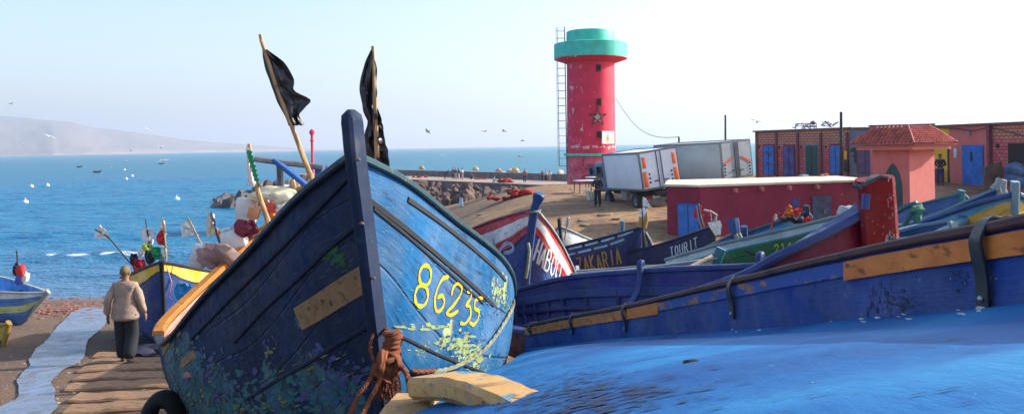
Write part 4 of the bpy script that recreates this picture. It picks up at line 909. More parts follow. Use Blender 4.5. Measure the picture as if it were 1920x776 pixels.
# beacon
def on_jetty(px, o=4.0, z=2.12):
    best = min([k*.25 for k in range(0, 330)], key=lambda k: abs(px - (HX + F*((jp(k, o, z)-CAM).dot(RT))/jp(k, o, z).y))); return jp(best, o, z)
b = on_jetty(554, 4); T = thing('beacon', 'slim red harbour beacon mast standing at the far end of the jetty', 'beacon', b); RD = plain('signal_red_paint', (.62,.02,.07), .5, .1)
z1 = at(554, 243, b.y).z; mb = MB(); mb.lathe([(.30,0),(.26,z1-b.z-1.0)], 12); obj('mast', mb, RD, T); mb = MB(); mb.lathe([(.25,z1-b.z-2.5),(.45,z1-b.z-2.4),(.45,z1-b.z-2.2),(.25,z1-b.z-2.1),(.3,z1-b.z-1.1),(.5,z1-b.z-1.0),(.55,z1-b.z-.4),(.2,z1-b.z)], 16); obj('lamp_head', mb, RD, T)
# ------------------------------------------------------------------ lighthouse
def redm():
    q = Nd('faded_red_paint'); a = q.noise(.9, 6, rough=.6); st = q.noise(1.6, 6, q.vec('Object', (2.5,2.5,.45)), .7)
    c = q.ramp(a, [(.3, (.58,.006,.04)), (.7, (.76,.018,.08))]); c = q.mix(q.ramp(st, [(.5, 0), (.72, .6)]), c, (.42,.015,.05))
    geo = q.n('ShaderNodeTexCoord'); s = q.n('ShaderNodeSeparateXYZ'); q.l(geo.outputs['Object'], s.inputs[0]); ch = q.noise(2.2, 8, q.vec('Object', (1,1,.7), (3,1,2)), .75)
    lft = q.math('ADD', ch, q.math('MULTIPLY', s.outputs[0], -.028)); c = q.mix(q.ramp(lft, [(.645, 0), (.655, 1)]), c, (.66,.50,.54))
    z = s.outputs[2]; zb = q.math('ABSOLUTE', q.math('SUBTRACT', z, 3.55)); bb = q.math('ADD', q.noise(1.5, 7, None, .7), q.math('MULTIPLY', zb, -.55)); c = q.mix(q.ramp(bb, [(.47, 0), (.49, .9)]), c, (.62,.48,.45)); q.bump(ch, .3, .03); return q.out(c, .7)
def pinkm():
    q = Nd('faded_pink_base_paint'); c = q.ramp(q.noise(1.5, 6), [(.3, (.52,.05,.10)), (.7, (.70,.13,.20))]); c = q.mix(q.ramp(q.noise(2.5, 7, q.vec('Object', (1,1,1), (5,5,5)), .7), [(.55, 0), (.6, .6)]), c, (.62,.36,.42)); return q.out(c, .8)
GRN = plain('sea_green_paint', (.05,.56,.42), .6, .15, 1.2); DKW = plain('dark_opening', (.02,.015,.015), .9); BDOOR = plain('blue_door_paint', (.02,.15,.52), .6, .25, 3)
LY = 77.0; c0 = at(1109, 344, LY); c0.z = gz(c0.x, c0.y); pxm = F/LY
LH = thing('lighthouse', 'round red lighthouse tower with sea green gallery ring and drum top', 'lighthouse', c0)
LH.matrix_basis = LH.matrix_basis @ Matrix.Rotation(R(.55), 4, 'Y'); LHM = LH.matrix_basis.copy()
def zz(py): return at(1109, py, LY).z - c0.z
r0 = 45.5/pxm
mb = MB(); mb.lathe([(r0*1.0, -.5),(r0*1.0, zz(291))], 64); obj('base_wall', mb, pinkm(), LH)
mb = MB(); mb.lathe([(r0*1.0, zz(288)),(r0*.985, zz(200)),(r0*.98, zz(112))], 64); obj('tower_wall', mb, redm(), LH)
mb = MB(); mb.lathe([(r0*1.13, zz(292)),(r0*1.13, zz(287.5))], 64); obj('ledge', mb, GRN, LH)
mb = MB(); mb.lathe([(r0*.97, zz(120)),(68/pxm, zz(112)),(68/pxm, zz(109.5))], 64); obj('gallery_soffit', mb, redm(), LH)
mb = MB(); mb.lathe([(68.5/pxm, zz(110.5)),(68.5/pxm, zz(84)),(66/pxm, zz(83))], 64); obj('gallery_ring', mb, GRN, LH)
mb = MB(); mb.lathe([(45/pxm, zz(90)),(45/pxm, zz(62)),(44/pxm, zz(60))], 64, c=(0,0,0)); obj('drum', mb, GRN, LH)
def lhbox(name, px, py, w_, h_, dep, mat, par=LH, proud=.03):
    x = (px-1109)/pxm; y = -math.sqrt(max(.01, r0*r0*.97 - x*x)); an = math.atan2(y, x) + pi/2
    mb = MB(); mb.box((x*1.0, y, zz(py)), (w_/pxm, dep, h_/pxm), Matrix.Rotation(an, 3, 'Z')); return obj(name, mb, mat, par)
for py in (132, 194, 253): lhbox('window', 1119, py, 8, 12, .22, DKW)
for py in (132, 194, 253):
    lhbox('window_sill', 1119, py+6.8, 9.5, 1.4, .36, plain('red_sill', (.45,.02,.05)))
dr_ = lhbox('door', 1112, 327, 26, 37, .25, plain('slate_blue_door', (.05,.09,.20), .6)); lhbox('door_lintel', 1112, 307.5, 28, 2.2, .4, plain('red_sill', (.45,.02,.05)))
x = (1138-1109)/pxm; an = math.atan2(-math.sqrt(r0*r0-x*x), x) + pi/2
bn = lhbox('banner', 1136, 258.5, 30, 23, .16, plain('white_banner', (.75,.72,.68), .6, .05)); 
for (dx, dy, w_, h_, cc) in ((-3.5,-4,15,2.2,(.75,.35,.10)),(-3.5,0,15,1.6,(.30,.32,.05)),(-3.5,4.5,15,6,(.75,.55,.05)),(-3,5.5,12,2,(.35,.16,.03))):
    lhbox('banner_print', 1134+dx, 258.5+dy, w_, h_, .19, plain('banner_print_%d%d' % (cc[0]*100, cc[1]*100), cc), bn)
mb = MB(); cs = Vector(((1117-1109)/pxm, 0, zz(221)))
def starp(k, r_): a = pi/2 + k*2*pi*2/5; x = cs.x + r_*cos(a); return Vector((x, -math.sqrt(r0*r0-x*x)-.05, cs.z + r_*sin(a)))
for k in range(5):
    a, b = starp(k, .92), starp(k+1, .92); P = []
    for i in range(9):
        p = a.lerp(b, i/8); p.y = -math.sqrt(r0*r0-p.x*p.x)-.05; P.append(p)
    mb.sweep(P, .06, .06)
obj('star_emblem', mb, plain('dark_star_outline', (.05,.02,.02)), LH)
mb = MB(); b_ = [Vector((cs.x + .40*(1 if i % 2 == 0 else .5)*cos(pi/2+i*pi/5)*1.3, 0, cs.z-.1 + .40*(1 if i % 2 == 0 else .5)*sin(pi/2+i*pi/5)*1.3)) for i in range(10)]
for p in b_: p.y = -math.sqrt(r0*r0-p.x*p.x)-.012
mb.poly(b_); obj('star_patch', mb, plain('bare_plaster', (.55,.4,.38)), LH)
# graffiti scribbles beside the door
mb = MB(); random.seed(3)
for i in range(26):
    x0 = random.uniform(1074, 1096); y0 = random.uniform(300, 334); pl = [(x0+random.uniform(-3,3), y0+random.uniform(-3.5,3.5)) for _ in range(4)]; P = []; NN = []
    for qx, qy in smooth2(pl, 4):
        x = (qx-1109)/pxm; y = -math.sqrt(max(.1, r0*r0-x*x)); P.append(Vector((x, y, zz(qy)))); NN.append(Vector((x, y, 0)).normalized())
    ribbon(mb, P, NN, .05, .012)
obj('graffiti', mb, plain('dark_red_scrawl', (.35,.01,.03)), LH)
# ladder with cage
LM = plain('galvanised_ladder', (.16,.20,.20), .6, .2, 5); xl = (1063-1109)/pxm + .02; mb = MB()
lad = thing('cage_ladder', 'tall caged access ladder up the left side of the red lighthouse', 'ladder', c0 + Vector((xl, 0, 0))); zt, zb = zz(50), zz(310); cx = -.42
mb = MB()
for yy in (-.25, .25): mb.tube([(-.0, yy, zb-.9), (0, yy, zt)], .035, 6)
obj('stiles', mb, LM, lad); mb = MB(); k = zb
while k < zt: mb.tube([(0,-.25,k), (0,.25,k)], .02, 5); k += .35
obj('rungs', mb, LM, lad); mb = MB(); k = zb
while k < zt:
    mb.tube([(cx + .42*cos(a)*1.0 if abs(a) > .9 else 0, .38*sin(a), k) for a in [2*pi*j/12 - pi + .5 for j in range(11)]], .018, 5); k += .72
for a in (pi*.75, pi, pi*1.25): mb.tube([(cx+.42*cos(a), .38*sin(a), zb), (cx+.42*cos(a), .38*sin(a), zt)], .018, 5)
obj('cage', mb, LM, lad)
# ------------------------------------------------------------------ lorries
BOXW = plain('white_box_panel', (.74,.78,.84), .45, .07, .8); TRIM = plain('aluminium_trim', (.16,.17,.19), .4, .2, 4, .3); BLK = plain('chassis_black', (.015,.016,.02), .6); TYR = plain('tyre_rubber', (.018,.018,.02), .8); ORR = plain('orange_reflector', (.85,.16,.02), .4, .1); LENS = plain('red_lens', (.35,.01,.01), .3); CABW = plain('cab_paint', (.10,.16,.24), .4, .1, 2)
GRYP = plain('grey_box_panel', (.30,.34,.36), .5, .12, .8)
def truck(label, c, sv, roll, L, W, H_, clr, panel, near=True):
    "c: lower rear-left corner of the box; sv: forward unit vector"
    sv = Vector(sv).normalized(); r_ = Vector((-sv.y, sv.x, 0)); r_ = -r_ if r_.dot(Vector((1,0,0))) < 0 else r_; r_.normalize(); r_ = (r_*cos(roll) + Vector((0,0,1))*sin(roll)); u = r_.cross(sv)
    if u.z < 0: u = -u
    base = c + r_*W/2 + sv*L/2; T = thing('delivery_lorry', label, 'lorry', (base.x, base.y, gz(base.x, base.y))); Mi = Matrix((r_, sv, u)).transposed(); Rm = Mi
    def bx(name, p, size, mat, par=T, bev=0): mb = MB(); mb.box(c + Mi @ Vector(p), size, Rm, bev); return obj(name, mb, mat, par, True)
    bx('cargo_box', (W/2, L/2, H_/2), (W, L, H_), panel, T, .02)
    mb = MB()
    for x in (0, W): 
        for z in (0, H_): mb.box(c + Mi @ Vector((x, L/2, z)), (.09, L+.04, .09), Rm)
        for y in (0, L): mb.box(c + Mi @ Vector((x, y, H_/2)), (.09, .09, H_-.02), Rm)
    for z in (0, H_):
        for y in (0, L): mb.box(c + Mi @ Vector((W/2, y, z)), (W-.1, .10, .10), Rm)
    obj('edge_trim', mb, TRIM, T, True)
    for i in (0, 1):
        d = bx('rear_door', (W*(.25+.5*i), -.03, H_/2), (W/2-.07, .05, H_-.12), panel); sg = -1 if i == 0 else 1; xo = W/2 + sg*(W/2-.2)
        if near:
            bx('reflector', (xo, -.065, H_*.72), (.20, .03, H_*.30), ORR, d, .012); mb = MB(); mb.box(c + Mi @ Vector((xo+.02*sg, -.065, H_*.27)), (.24, .03, H_*.42), Rm, .014); obj('reflector', mb, ORR, d, True)
            for k in range(3):
                mb = MB(); mb.blob(c + Mi @ Vector((W/2+sg*(W/2-.42), -.07, H_*(.18+.11*k))), .055, (1,.4,1), 2, 0); obj('lamp', mb, BLK, d, True)
        else:
            mb = MB(); a = c + Mi @ Vector((W/2+sg*(W/2-.12), -.065, H_*.40)); b = c + Mi @ Vector((W/2+sg*(W/2-.75), -.065, H_*.56)); mb.sweep([a, b], .02, .16); obj('reflector', mb, plain('faded_red_stripe', (.55,.10,.06)), d, True)
            for k in range(4):
                mb = MB(); mb.blob(c + Mi @ Vector((W/2+sg*(W/2-.15), -.07, H_*(.10+.09*k))), .05, (1,.4,1), 2, 0); obj('lamp', mb, BLK, d, True)
        bx('door_bar', (W/2+sg*.12, -.08, H_/2), (.035, .035, H_-.1), BLK, d)
        bx('handle', (W/2+sg*.28, -.09, H_*.20), (.25, .03, .06), BLK, d)
    bx('chassis', (W/2, L*.55, -.28), (.9, L*1.15, .22), BLK); bx('bumper', (W/2, .12, -.62), (W*.95, .12, .16), TRIM); bx('underrun_panel', (W/2, .35, -.40), (W*.9, .06, .22), BLK)
    bx('number_plate', (W*.32, .04, -.42), (.42, .02, .14), plain('pale_plate', (.5,.6,.65)))
    for x in (.28, W-.28): l_ = bx('tail_lamp', (x, .03, -.40), (.32, .06, .12), LENS)
    for y in (L*.26, L*1.03):
        for x in (.12, W-.12):
            mb = MB(); cc = c + Mi @ Vector((x, y, -.62)); n = 28; pf = [(.25,-.13),(.40,-.13),(.44,-.09),(.44,.09),(.40,.13),(.25,.13)]
            b_ = MB(); b_.lathe(pf, n, cap=False); Q = Matrix((u, sv, r_)).transposed(); mb.v = [cc + Q @ v for v in b_.v]; mb.f = b_.f; mb.mi = b_.mi; mb.uv = b_.uv; mb.smooth = b_.smooth
            w_ = obj('wheel', mb, TYR, T, True); b_ = MB(); b_.lathe([(.06,-.12),(.10,-.06),(.24,-.11),(.26,-.115),(.26,.115),(.24,.11),(.10,.06),(.06,.12)], n); mb = MB(); mb.v = [cc + Q @ v for v in b_.v]; mb.f = b_.f; mb.mi = b_.mi; mb.uv = b_.uv; mb.smooth = b_.smooth
            obj('rim', mb, TRIM, w_, True)
    bx('mudguard', (.0, L*.26, -.12), (.12, 1.0, .05), BLK); bx('side_locker', (.15, L*.55, -.35), (.25, .7, .5), plain('grey_locker', (.22,.22,.22)))
    cb = bx('cab', (W/2, L+.95, .62), (W*.92, 1.6, 1.75), CABW, T, .12); bx('side_window', (W*.04-.015, L+1.0, .95), (.03, .85, .6), plain('cab_glass', (.01,.015,.02), .1), cb); bx('door_line', (W*.04-.01, L+1.0, .2), (.02, .03, .8), BLK, cb)
    bx('mirror', (-.18, L+1.65, 1.0), (.22, .06, .42), BLK, T, .02); bx('mirror_arm', (-.02, L+1.65, 1.0), (.3, .03, .03), BLK); return T
a = at(1207, 357, 41); b = at(1140, 355, 45.6); truck('white box lorry with orange reflectors parked near the red lighthouse', a, (b.x-a.x, b.y-a.y, -.12), R(7.5), 4.9, 2.1, 1.93, .95, BOXW)
a = at(1356, 336, 44); truck('grey box lorry with faded red chevrons parked beside the row of brick stores', a, (-.42, .907, -.02), R(4.5), 6.2, 2.05, 2.0, .8, GRYP, False)
# ------------------------------------------------------------------ buildings
def wallm(name, c1, c2, stain=(.25,.1,.1), chip=None, sc=1.0):
    q = Nd(name); c = q.ramp(q.noise(.8*sc, 6, rough=.65), [(.3, c1), (.7, c2)]); c = q.mix(q.ramp(q.noise(2.2, 6, q.vec('Object', (1,1,.35)), .7), [(.5, 0), (.75, .5)]), c, stain)
    if chip: c = q.mix(q.ramp(q.noise(4, 7, q.vec('Object', (1,1,1), (8,8,8)), .75), [(.68, 0), (.69, .9)]), c, chip)
    q.bump(q.noise(14, 4), .25, .02); return q.out(c, .85)
MARW = wallm('maroon_limewash', (.17,.007,.032), (.26,.014,.055), (.09,.006,.02), (.5,.35,.35)); PNKW = wallm('salmon_pink_render', (.50,.115,.105), (.61,.175,.15), (.38,.08,.075)); GRYW = wallm('grey_cement_render', (.16,.15,.18), (.24,.22,.26), (.1,.09,.12)); YELW = wallm('yellow_render', (.72,.42,.02), (.85,.52,.04), (.5,.25,.02))
SLAB = plain('pale_roof_slab', (.62,.54,.42), .9, .15, 1.0, 0, .2, .02)
def brickm():
    q = Nd('painted_stonework'); br = q.n('ShaderNodeTexBrick'); br.inputs['Scale'].default_value = 1.0; br.inputs['Brick Width'].default_value = .30; br.inputs['Row Height'].default_value = .17; br.inputs['Mortar Size'].default_value = .025
    q.l(q.tc.outputs['UV'], br.inputs['Vector']); q.l((.46,.085,.105), br.inputs['Color1']); q.l((.60,.15,.15), br.inputs['Color2']); q.l((.26,.05,.07), br.inputs['Mortar'])
    sp = q.n('ShaderNodeSeparateXYZ'); q.l(q.tc.outputs['UV'], sp.inputs[0]); k = q.math('ADD', q.math('MULTIPLY', sp.outputs[1], .34), q.math('MULTIPLY', q.noise(3, 5), .6)); m_ = q.ramp(q.math('SUBTRACT', k, .6), [(.56, 0), (.68, .75)])
    c = q.mix(q.math('MULTIPLY', m_, q.ramp(br.outputs['Fac'], [(0, .9), (1, .1)])), br.outputs[0], (.48,.30,.16)); c = q.mix(q.ramp(q.noise(2, 5), [(.5, 0), (.7, .5)]), c, (.30,.10,.10)); q.bump(q.math('SUBTRACT', 1.0, br.outputs['Fac']), .6, .03); return q.out(c, .9)
BRK = brickm()
def uwall(mb, A, B, z0, z1, th, nrm):
    "wall slab A->B with UVs in metres"
    A, B = Vector((A[0], A[1], 0)), Vector((B[0], B[1], 0)); L = (B-A).length; n = Vector(nrm)*th
    za, zb_ = (z1 if isinstance(z1, tuple) else (z1, z1)); P = [Vector((A.x,A.y,z0)), Vector((B.x,B.y,z0)), Vector((B.x,B.y,zb_)), Vector((A.x,A.y,za))]; b = len(mb.v); mb.v += P + [p - n for p in P]
    mb.face((b,b+1,b+2,b+3), [(0,0),(L,0),(L,zb_-z0),(0,za-z0)]); mb.face((b+7,b+6,b+5,b+4), [(0,zb_-z0),(L,zb_-z0),(L,0),(0,0)])
    for i in range(4): mb.face((b+i, b+4+i, b+4+(i+1)%4, b+(i+1)%4), [(0,0),(.3,0),(.3,.3),(0,.3)])
def facade_frame(A, B):
    A = Vector((A.x, A.y, 0)); B = Vector((B.x, B.y, 0)); d = (B-A).normalized(); n = Vector((d.y, -d.x, 0)); n = n if n.y < 0 else -n
    def X(px):                                  # distance along facade for pixel column
        k = (px-HX)/F; return (k*A.y - A.x)/(d.x - k*d.y)
    def Z(px, py): s_ = X(px); return at(px, py, A.y + d.y*s_).z
    def Pt(s_, o, z): return Vector((A.x, A.y, 0)) + d*s_ + n*o + Vector((0,0,z))
    return d, n, X, Z, Pt, Matrix((d, n, Vector((0,0,1)))).transposed()
def fbox(name, fr, px0, px1, py0, py1, o, dep, mat, par, bev=0, label=None):
    d, n, X, Z, Pt, Mx = fr; s0, s1 = X(px0), X(px1); pm = (px0+px1)/2; z1, z0 = Z(pm, py0), Z(pm, py1); mb = MB(); mb.box(Pt((s0+s1)/2, o, (z0+z1)/2), (abs(s1-s0), dep, z1-z0), Mx, bev); return obj(name, mb, mat, par, True, label=label)
# maroon low building
A = at(1313, 348, 33); B = at(1640, 333, 35.3); fr = facade_frame(A, B); d, n, X, Z, Pt, Mx = fr; LEN = (Vector((B.x,B.y))-Vector((A.x,A.y))).length
MBD = thing('store_building', 'low maroon painted building with pale flat roof and blue double door', 'building', (A+B)/2 + Vector((0,2.5,0)) - Vector((0,0,2.3))); zt = A.z; zb = 2.7
A0 = Vector((A.x,A.y,0)); B0 = Vector((B.x,B.y,0)); C0 = at(1250, 346, 34.0); C0.z = 0; back = -n*4.2; 
poly = [C0, A0, B0, B0+back+Vector((1,0,0)), C0+Vector((.95,4,0))]
mb = MB(); mb.prism([p + Vector((0,0,zb)) for p in poly], (0,0,zt-zb-.06)); obj('wall', mb, MARW, MBD, True)
cen = sum(poly, Vector())/5; mb = MB(); mb.prism([p + (p-cen).normalized()*.12 + Vector((0,0,zt-.06)) for p in poly], (0,0,.09)); obj('roof', mb, SLAB, MBD, True)
fl = facade_frame(C0, A0); dd = fbox('door', fl, 1270, 1308, 384, 446, .03, .06, BDOOR, MBD, label='blue double door')
fbox('door_gap', fl, 1288.4, 1289.6, 385, 446, .065, .02, BLK, dd); fbox('door_frame', fl, 1268, 1310, 381, 384, .04, .10, plain('blue_frame', (.02,.07,.3)), dd)
dd = fbox('door', fr, 1520, 1556, 368, 424, .03, .06, plain('slate_door', (.035,.06,.12), .6, .4, 4), MBD, label='dark slate door'); fbox('door_bolt', fr, 1540, 1545, 393, 400, .07, .04, TRIM, dd)
for px, py in ((1375,357),(1424,354),(1528,350),(1476,352),(1600,343)): fbox('drain_spout', fr, px-2.2, px+2.2, py-3.5, py+3.5, .1, .22, plain('stained_spout', (.45,.16,.15)), MBD)
mb = MB(); random.seed(11)
for st in ([(1481,372),(1485,380),(1491,383),(1497,372)], [(1489,370),(1490,382),(1490,394)], [(1482,385),(1489,389),(1498,382)]):
    P = []; NN = []
    for qx, qy in smooth2(st, 4): P.append(Pt(X(qx), .0, Z(qx, qy))); NN.append(n)
    ribbon(mb, P, NN, .10, .006)
obj('painted_mark', mb, plain('blue_daub', (.05,.05,.25)), MBD, True)
# scraps on the roof
def scrap(label, px, py, Y, r_, mat, cat='bundle', name='debris_bundle', sc=(1.4,.9,.6), n=5):
    mb = MB(); c = at(px, py, Y)
    for i in range(n): mb.blob(c + Vector((random.uniform(-1,1)*r_*sc[0], random.uniform(-.6,.6)*r_, random.uniform(-.3,.3)*r_)), r_*random.uniform(.5,.9), sc, 2, .25, i+int(px))
    return solo(name, mb, mat, label, cat)
scrap('pale blue plastic bundle lying on the flat roof of the maroon building', 1506, 330, 39, .12, plain('pale_blue_plastic', (.3,.45,.6)))
scrap('reddish rags lying on the flat roof of the maroon building', 1543, 329, 39, .13, plain('reddish_rag', (.4,.14,.12)))
# row of stores
A = at(1416, 250, 55.5); B = at(1640, 240, 48.5); fr = facade_frame(A, B); d, n, X, Z, Pt, Mx = fr
RW = thing('store_building', 'long row of small stone fronted stores with blue, purple and dark green doors', 'building', Pt(X(1520), -3, 4.3)); mb = MB()
A0 = Vector((A.x,A.y,0)); zt0, zt1 = Z(1416, 248), Z(1592, 241.5); uwall(mb, Pt(X(1416),0,0), Pt(X(1592),0,0), 3.9, (zt0, zt1), .3, n); uwall(mb, Pt(X(1416),0,0), Pt(X(1416),-6,0), 3.9, zt0, .3, d*-1); obj('wall', mb, BRK, RW, True)
mb = MB(); uwall(mb, Pt(X(1592),0,0), Pt(X(1668),0,0), 3.9, (zt1, zt1), .3, n); obj('wall', mb, GRYW, RW, True, label='grey rendered end wall')
mb = MB(); mb.prism([Pt(X(1414),.15,zt0), Pt(X(1600),.15,zt1), Pt(X(1600),-6,zt1), Pt(X(1414),-6,zt0)], (0,0,.1)); mb.prism([Pt(X(1601),.1,zt1-.05), Pt(X(1668),.1,zt1-.05), Pt(X(1668),-6,zt1-.05), Pt(X(1601),-6,zt1-.05)], (0,0,.1)); obj('roof', mb, plain('roof_edge', (.13,.05,.06)), RW, True)
for px in (1456.5, 1496.5, 1540, 1589.5): fbox('pilaster', fr, px-1.6, px+1.6, 249, 334, .06, .14, plain('dark_red_pilaster', (.16,.04,.06)), RW)
for px0, px1, py0, py1, mt, lb in ((1432.5,1451,273,328,BDOOR,'blue'),(1470,1489,274,330,plain('purple_blue_door', (.07,.06,.22), .6, .5, 2),'purple'),(1511,1532.5,273,328,plain('dark_green_door', (.008,.06,.055), .6, .2, 3),'dark green'),(1557,1577,273,326,BDOOR,'blue'),(1608,1637,282,326,plain('plum_door', (.13,.06,.15), .6, .2, 3),'plum')):
    fbox('door_surround', fr, px0-2, px1+2, py0-2.5, py1, -.03, .12, GRYW if lb == 'dark green' else MARW, RW); dd = fbox('door', fr, px0, px1, py0, py1, .03, .08, mt, RW, label=lb + ' door'); fbox('door_gap', fr, (px0+px1)/2-.3, (px0+px1)/2+.3, py0+1, py1, .075, .02, BLK, dd)
    if lb != 'plum': fbox('vent_hole', fr, px0-10, px0-7.5, py0, py0+5, 0.0, .06, DKW, RW)
for pl in ([(1436,288),(1440,285),(1443,292),(1447,286)],[(1441,285),(1441,298)],[(1440,305),(1442,318)],[(1437,306),(1447,308)]):
    mb = MB(); P = [Pt(X(a), .075, Z(a, b)) for a, b in smooth2(pl, 4)]; ribbon(mb, P, [n]*len(P), .05, .004); obj('door_scrawl', mb, BLK, RW, True)
mb = MB(); P = [Pt(X(a), .0, Z(a, b)) for a, b in smooth2([(1598,282),(1603,281),(1605,290),(1604,302)], 4)]; ribbon(mb, P, [n]*len(P), .28, .01); P = [Pt(X(a), .0, Z(a, b)) for a, b in [(1599,293),(1605,292)]]; ribbon(mb, P, [n]*2, .12, .01); obj('painted_mark', mb, plain('dark_green_daub', (.005,.05,.045)), RW, True)
fbox('hanging_gear', fr, 1585, 1590, 283, 300, .1, .14, YELW, RW, .02, 'yellow float hanging on the wall'); fbox('hanging_gear', fr, 1584, 1592, 299, 322, .1, .16, BLK, RW, .03, 'black gear hanging on the wall')
# roof junk: rack with nets
mb = MB(); c = Pt(X(1495), -2, zt1+.1)
for i in range(26): a = c + Vector((random.uniform(-1.3,1.3), random.uniform(-.6,.6), random.uniform(0,.3))); mb.tube([a, a + Vector((random.uniform(-.5,.5), random.uniform(-.3,.3), random.uniform(-.05,.35)))], .03, 5)
for s_ in (-1.4,-.9,-.4,0): mb.tube([c+Vector((s_,-.3,0)), c+Vector((s_,-.3,.35))], .025, 5)
for z in (.18,.35): mb.tube([c+Vector((-1.4,-.3,z)), c+Vector((0,-.3,z))], .025, 5)
mb.tube([c+Vector((.7,0,.5)), c+Vector((1.1,0,.1))], .06, 6); mb.blob(c+Vector((-.1,0,.4)), .18, (1,1,.8), 2, .2); solo('scrap_heap', mb, plain('grey_junk', (.12,.12,.13)), 'heap of grey metal scrap and nets on the roof of the stone fronted stores', 'scrap')
# right building
A = at(1760, 237, 43.5); B = at(1935, 229, 37.0); fr = facade_frame(A, B); d, n, X, Z, Pt, Mx = fr
RB = thing('store_building', 'pink rendered store with wide blue corrugated door, yellow bay and stone bay', 'building', Pt(X(1840), -3, 4.6)); z0 = 4.2; zt0, zt1 = Z(1770, 238), Z(1930, 231.5)
mb = MB(); uwall(mb, Pt(X(1780),0,0), Pt(X(1857),0,0), z0, (zt0, lerp(zt0, zt1, .55)), .3, n); obj('wall', mb, PNKW, RB, True, label='salmon pink wall')
mb = MB(); uwall(mb, Pt(X(1861),0,0), Pt(X(1960),0,0), z0, (lerp(zt0, zt1, .6), zt1), .3, n); obj('wall', mb, BRK, RB, True, label='stone wall')
mb = MB(); uwall(mb, Pt(X(1740),-.1,0), Pt(X(1778),-.1,0), z0, zt0, .3, n); obj('wall', mb, YELW, RB, True, label='bright yellow recess wall')
fbox('pilaster', fr, 1774, 1779.5, 276, 350, -.3, .5, plain('dark_edge', (.06,.03,.03)), RB); fbox('pilaster', fr, 1856, 1861, 234, 352, .05, .3, plain('dark_red_pilaster', (.16,.04,.06)), RB)
fbox('low_wall', fr, 1750, 1772, 316, 362, .6, .3, wallm('mauve_block', (.22,.1,.12), (.3,.14,.16)), RB); mb = MB(); mb.prism([Pt(X(1742),.2,zt0), Pt(X(1960),.2,zt1), Pt(X(1960),-6,zt1), Pt(X(1742),-6,zt0)], (0,0,.1)); obj('roof', mb, plain('roof_edge', (.13,.05,.06)), RB, True)
dd = fbox('door', fr, 1805, 1845, 272, 347, .03, .08, BDOOR, RB, label='wide blue corrugated door')
for i in range(14): fbox('door_rib', fr, 1806.5+i*2.8, 1807.3+i*2.8, 273, 346, .075, .02, BDOOR, dd)
fbox('door_latch', fr, 1822, 1825, 285, 302, .09, .04, BLK, dd); fbox('opening', fr, 1891, 1960, 269, 352, .0, .08, DKW, RB, label='dark open doorway')
fbox('step', fr, 1772, 1850, 352, 357, .6, 1.0, plain('mauve_step', (.34,.28,.34)), RB); fbox('wall_vent', fr, 1869, 1873.5, 270, 278, .02, .08, DKW, RB)
mb = MB(); mb.blob(Pt(X(1820), .06, Z(1820,250)), .12, (1,.5,1.1), 2, .05); obj('wall_lamp', mb, plain('grey_lamp', (.3,.28,.33)), RB, True); fbox('hanging_bottle', fr, 1792, 1796.5, 278, 296, .08, .12, plain('white_gear', (.6,.6,.65)), RB, .02)
mb = MB(); P = [Pt(X(a), .12, Z(a, b)) for a, b in smooth2([(1765,240),(1800,242),(1830,245),(1858,240),(1890,246),(1925,256)], 6)]; mb.tube(P, .022, 5); obj('cable', mb, BLK, RB, True)
for i, (px, py, r_, nm) in enumerate(((1903,318,.42,'upper left'),(1925,322,.45,'right'),(1899,335,.38,'lower left'),(1915,340,.42,'lowest'))):
    mb = MB(); mb.blob(at(px, py, 36.6), r_, (1.1,.8,.8), 2, .15, i, 1.3); solo('net_bundle', mb, plain('blue_tarp_bundle', (.03,.09,.22), .6, .4, 4), nm + ' blue bundle of the pile in the dark doorway of the stone bay', 'bundle', 'blue bundles in the doorway')
mb = MB(); mb.sweep([at(1853,362,37), at(1862,325,37.2), at(1882,322,37)], .08, 1.0, up=(0,0,1)); solo('leaning_board', mb, plain('brown_board', (.10,.06,.05)), 'dark brown board leaning under the stone wall right of the blue corrugated door', 'board')
# kiosk
KC = at(1705, 300, 31.0); kz0 = 3.6; KS = thing('kiosk', 'small salmon pink kiosk with tiled hip roof and pointed arch doorway', 'kiosk', (KC.x, KC.y+1.5, kz0))
a = at(1636, 300, 32.3); b = at(1752, 300, 31.9); c0_ = Vector((KC.x, KC.y, 0)); a0 = Vector((a.x, a.y, 0)); b0 = Vector((b.x, b.y, 0)); d0 = a0 + (b0-c0_); zE = at(1705, 276, 31).z
def q4(o, z): 
    cc = (a0+b0+c0_+d0)/4; return [p + (p-cc).normalized()*o + Vector((0,0,z)) for p in (a0, c0_, b0, d0)]
mb = MB(); mb.prism(q4(0, kz0), (0,0,zE-kz0+.05)); obj('wall', mb, PNKW, KS, True)
mb = MB(); mb.prism(q4(.62, zE-.10), (0,0,.20)); obj('eaves', mb, wallm('eaves_render', (.50,.15,.13), (.60,.2,.17)), KS, True)
lo = q4(.85, zE+.10); ce = (a0+b0+c0_+d0)/4; zR = at(1705, 238, 31).z; hi = [p.lerp(ce + Vector((0,0,0)), .52) for p in [Vector((v.x,v.y,0)) for v in lo]]; hi = [Vector((v.x, v.y, zR)) for v in hi]
TILE = plain('terracotta_tile', (.42,.085,.06), .7, .3, 3, 0, .3, .02); mb = MB(); mb.prism([v - Vector((0,0,.02)) for v in lo], (0,0,.02)); obj('roof_base', mb, TILE, KS, True); rb = MB()
for i in range(4):
    A_, B_ = lo[i], lo[(i+1)%4]; C_, D_ = hi[(i+1)%4], hi[i]; nn = (B_-A_).cross(D_-A_).normalized(); nn = nn if nn.z > 0 else -nn; nt_ = 15
    def fn(u, v):
        p = A_.lerp(B_, u).lerp(D_.lerp(C_, u), v); w_ = ((u-.5)*lerp(1, .48, v))*nt_*2.1; return p + nn*(.085*abs(sin(pi*w_/2)) + .04*(1-(v*9 % 1))*(1 if v < 1 else 0))
    rb.grid(fn, 120, 54)
obj('roof_tiles', rb, TILE, KS, True); mb = MB()
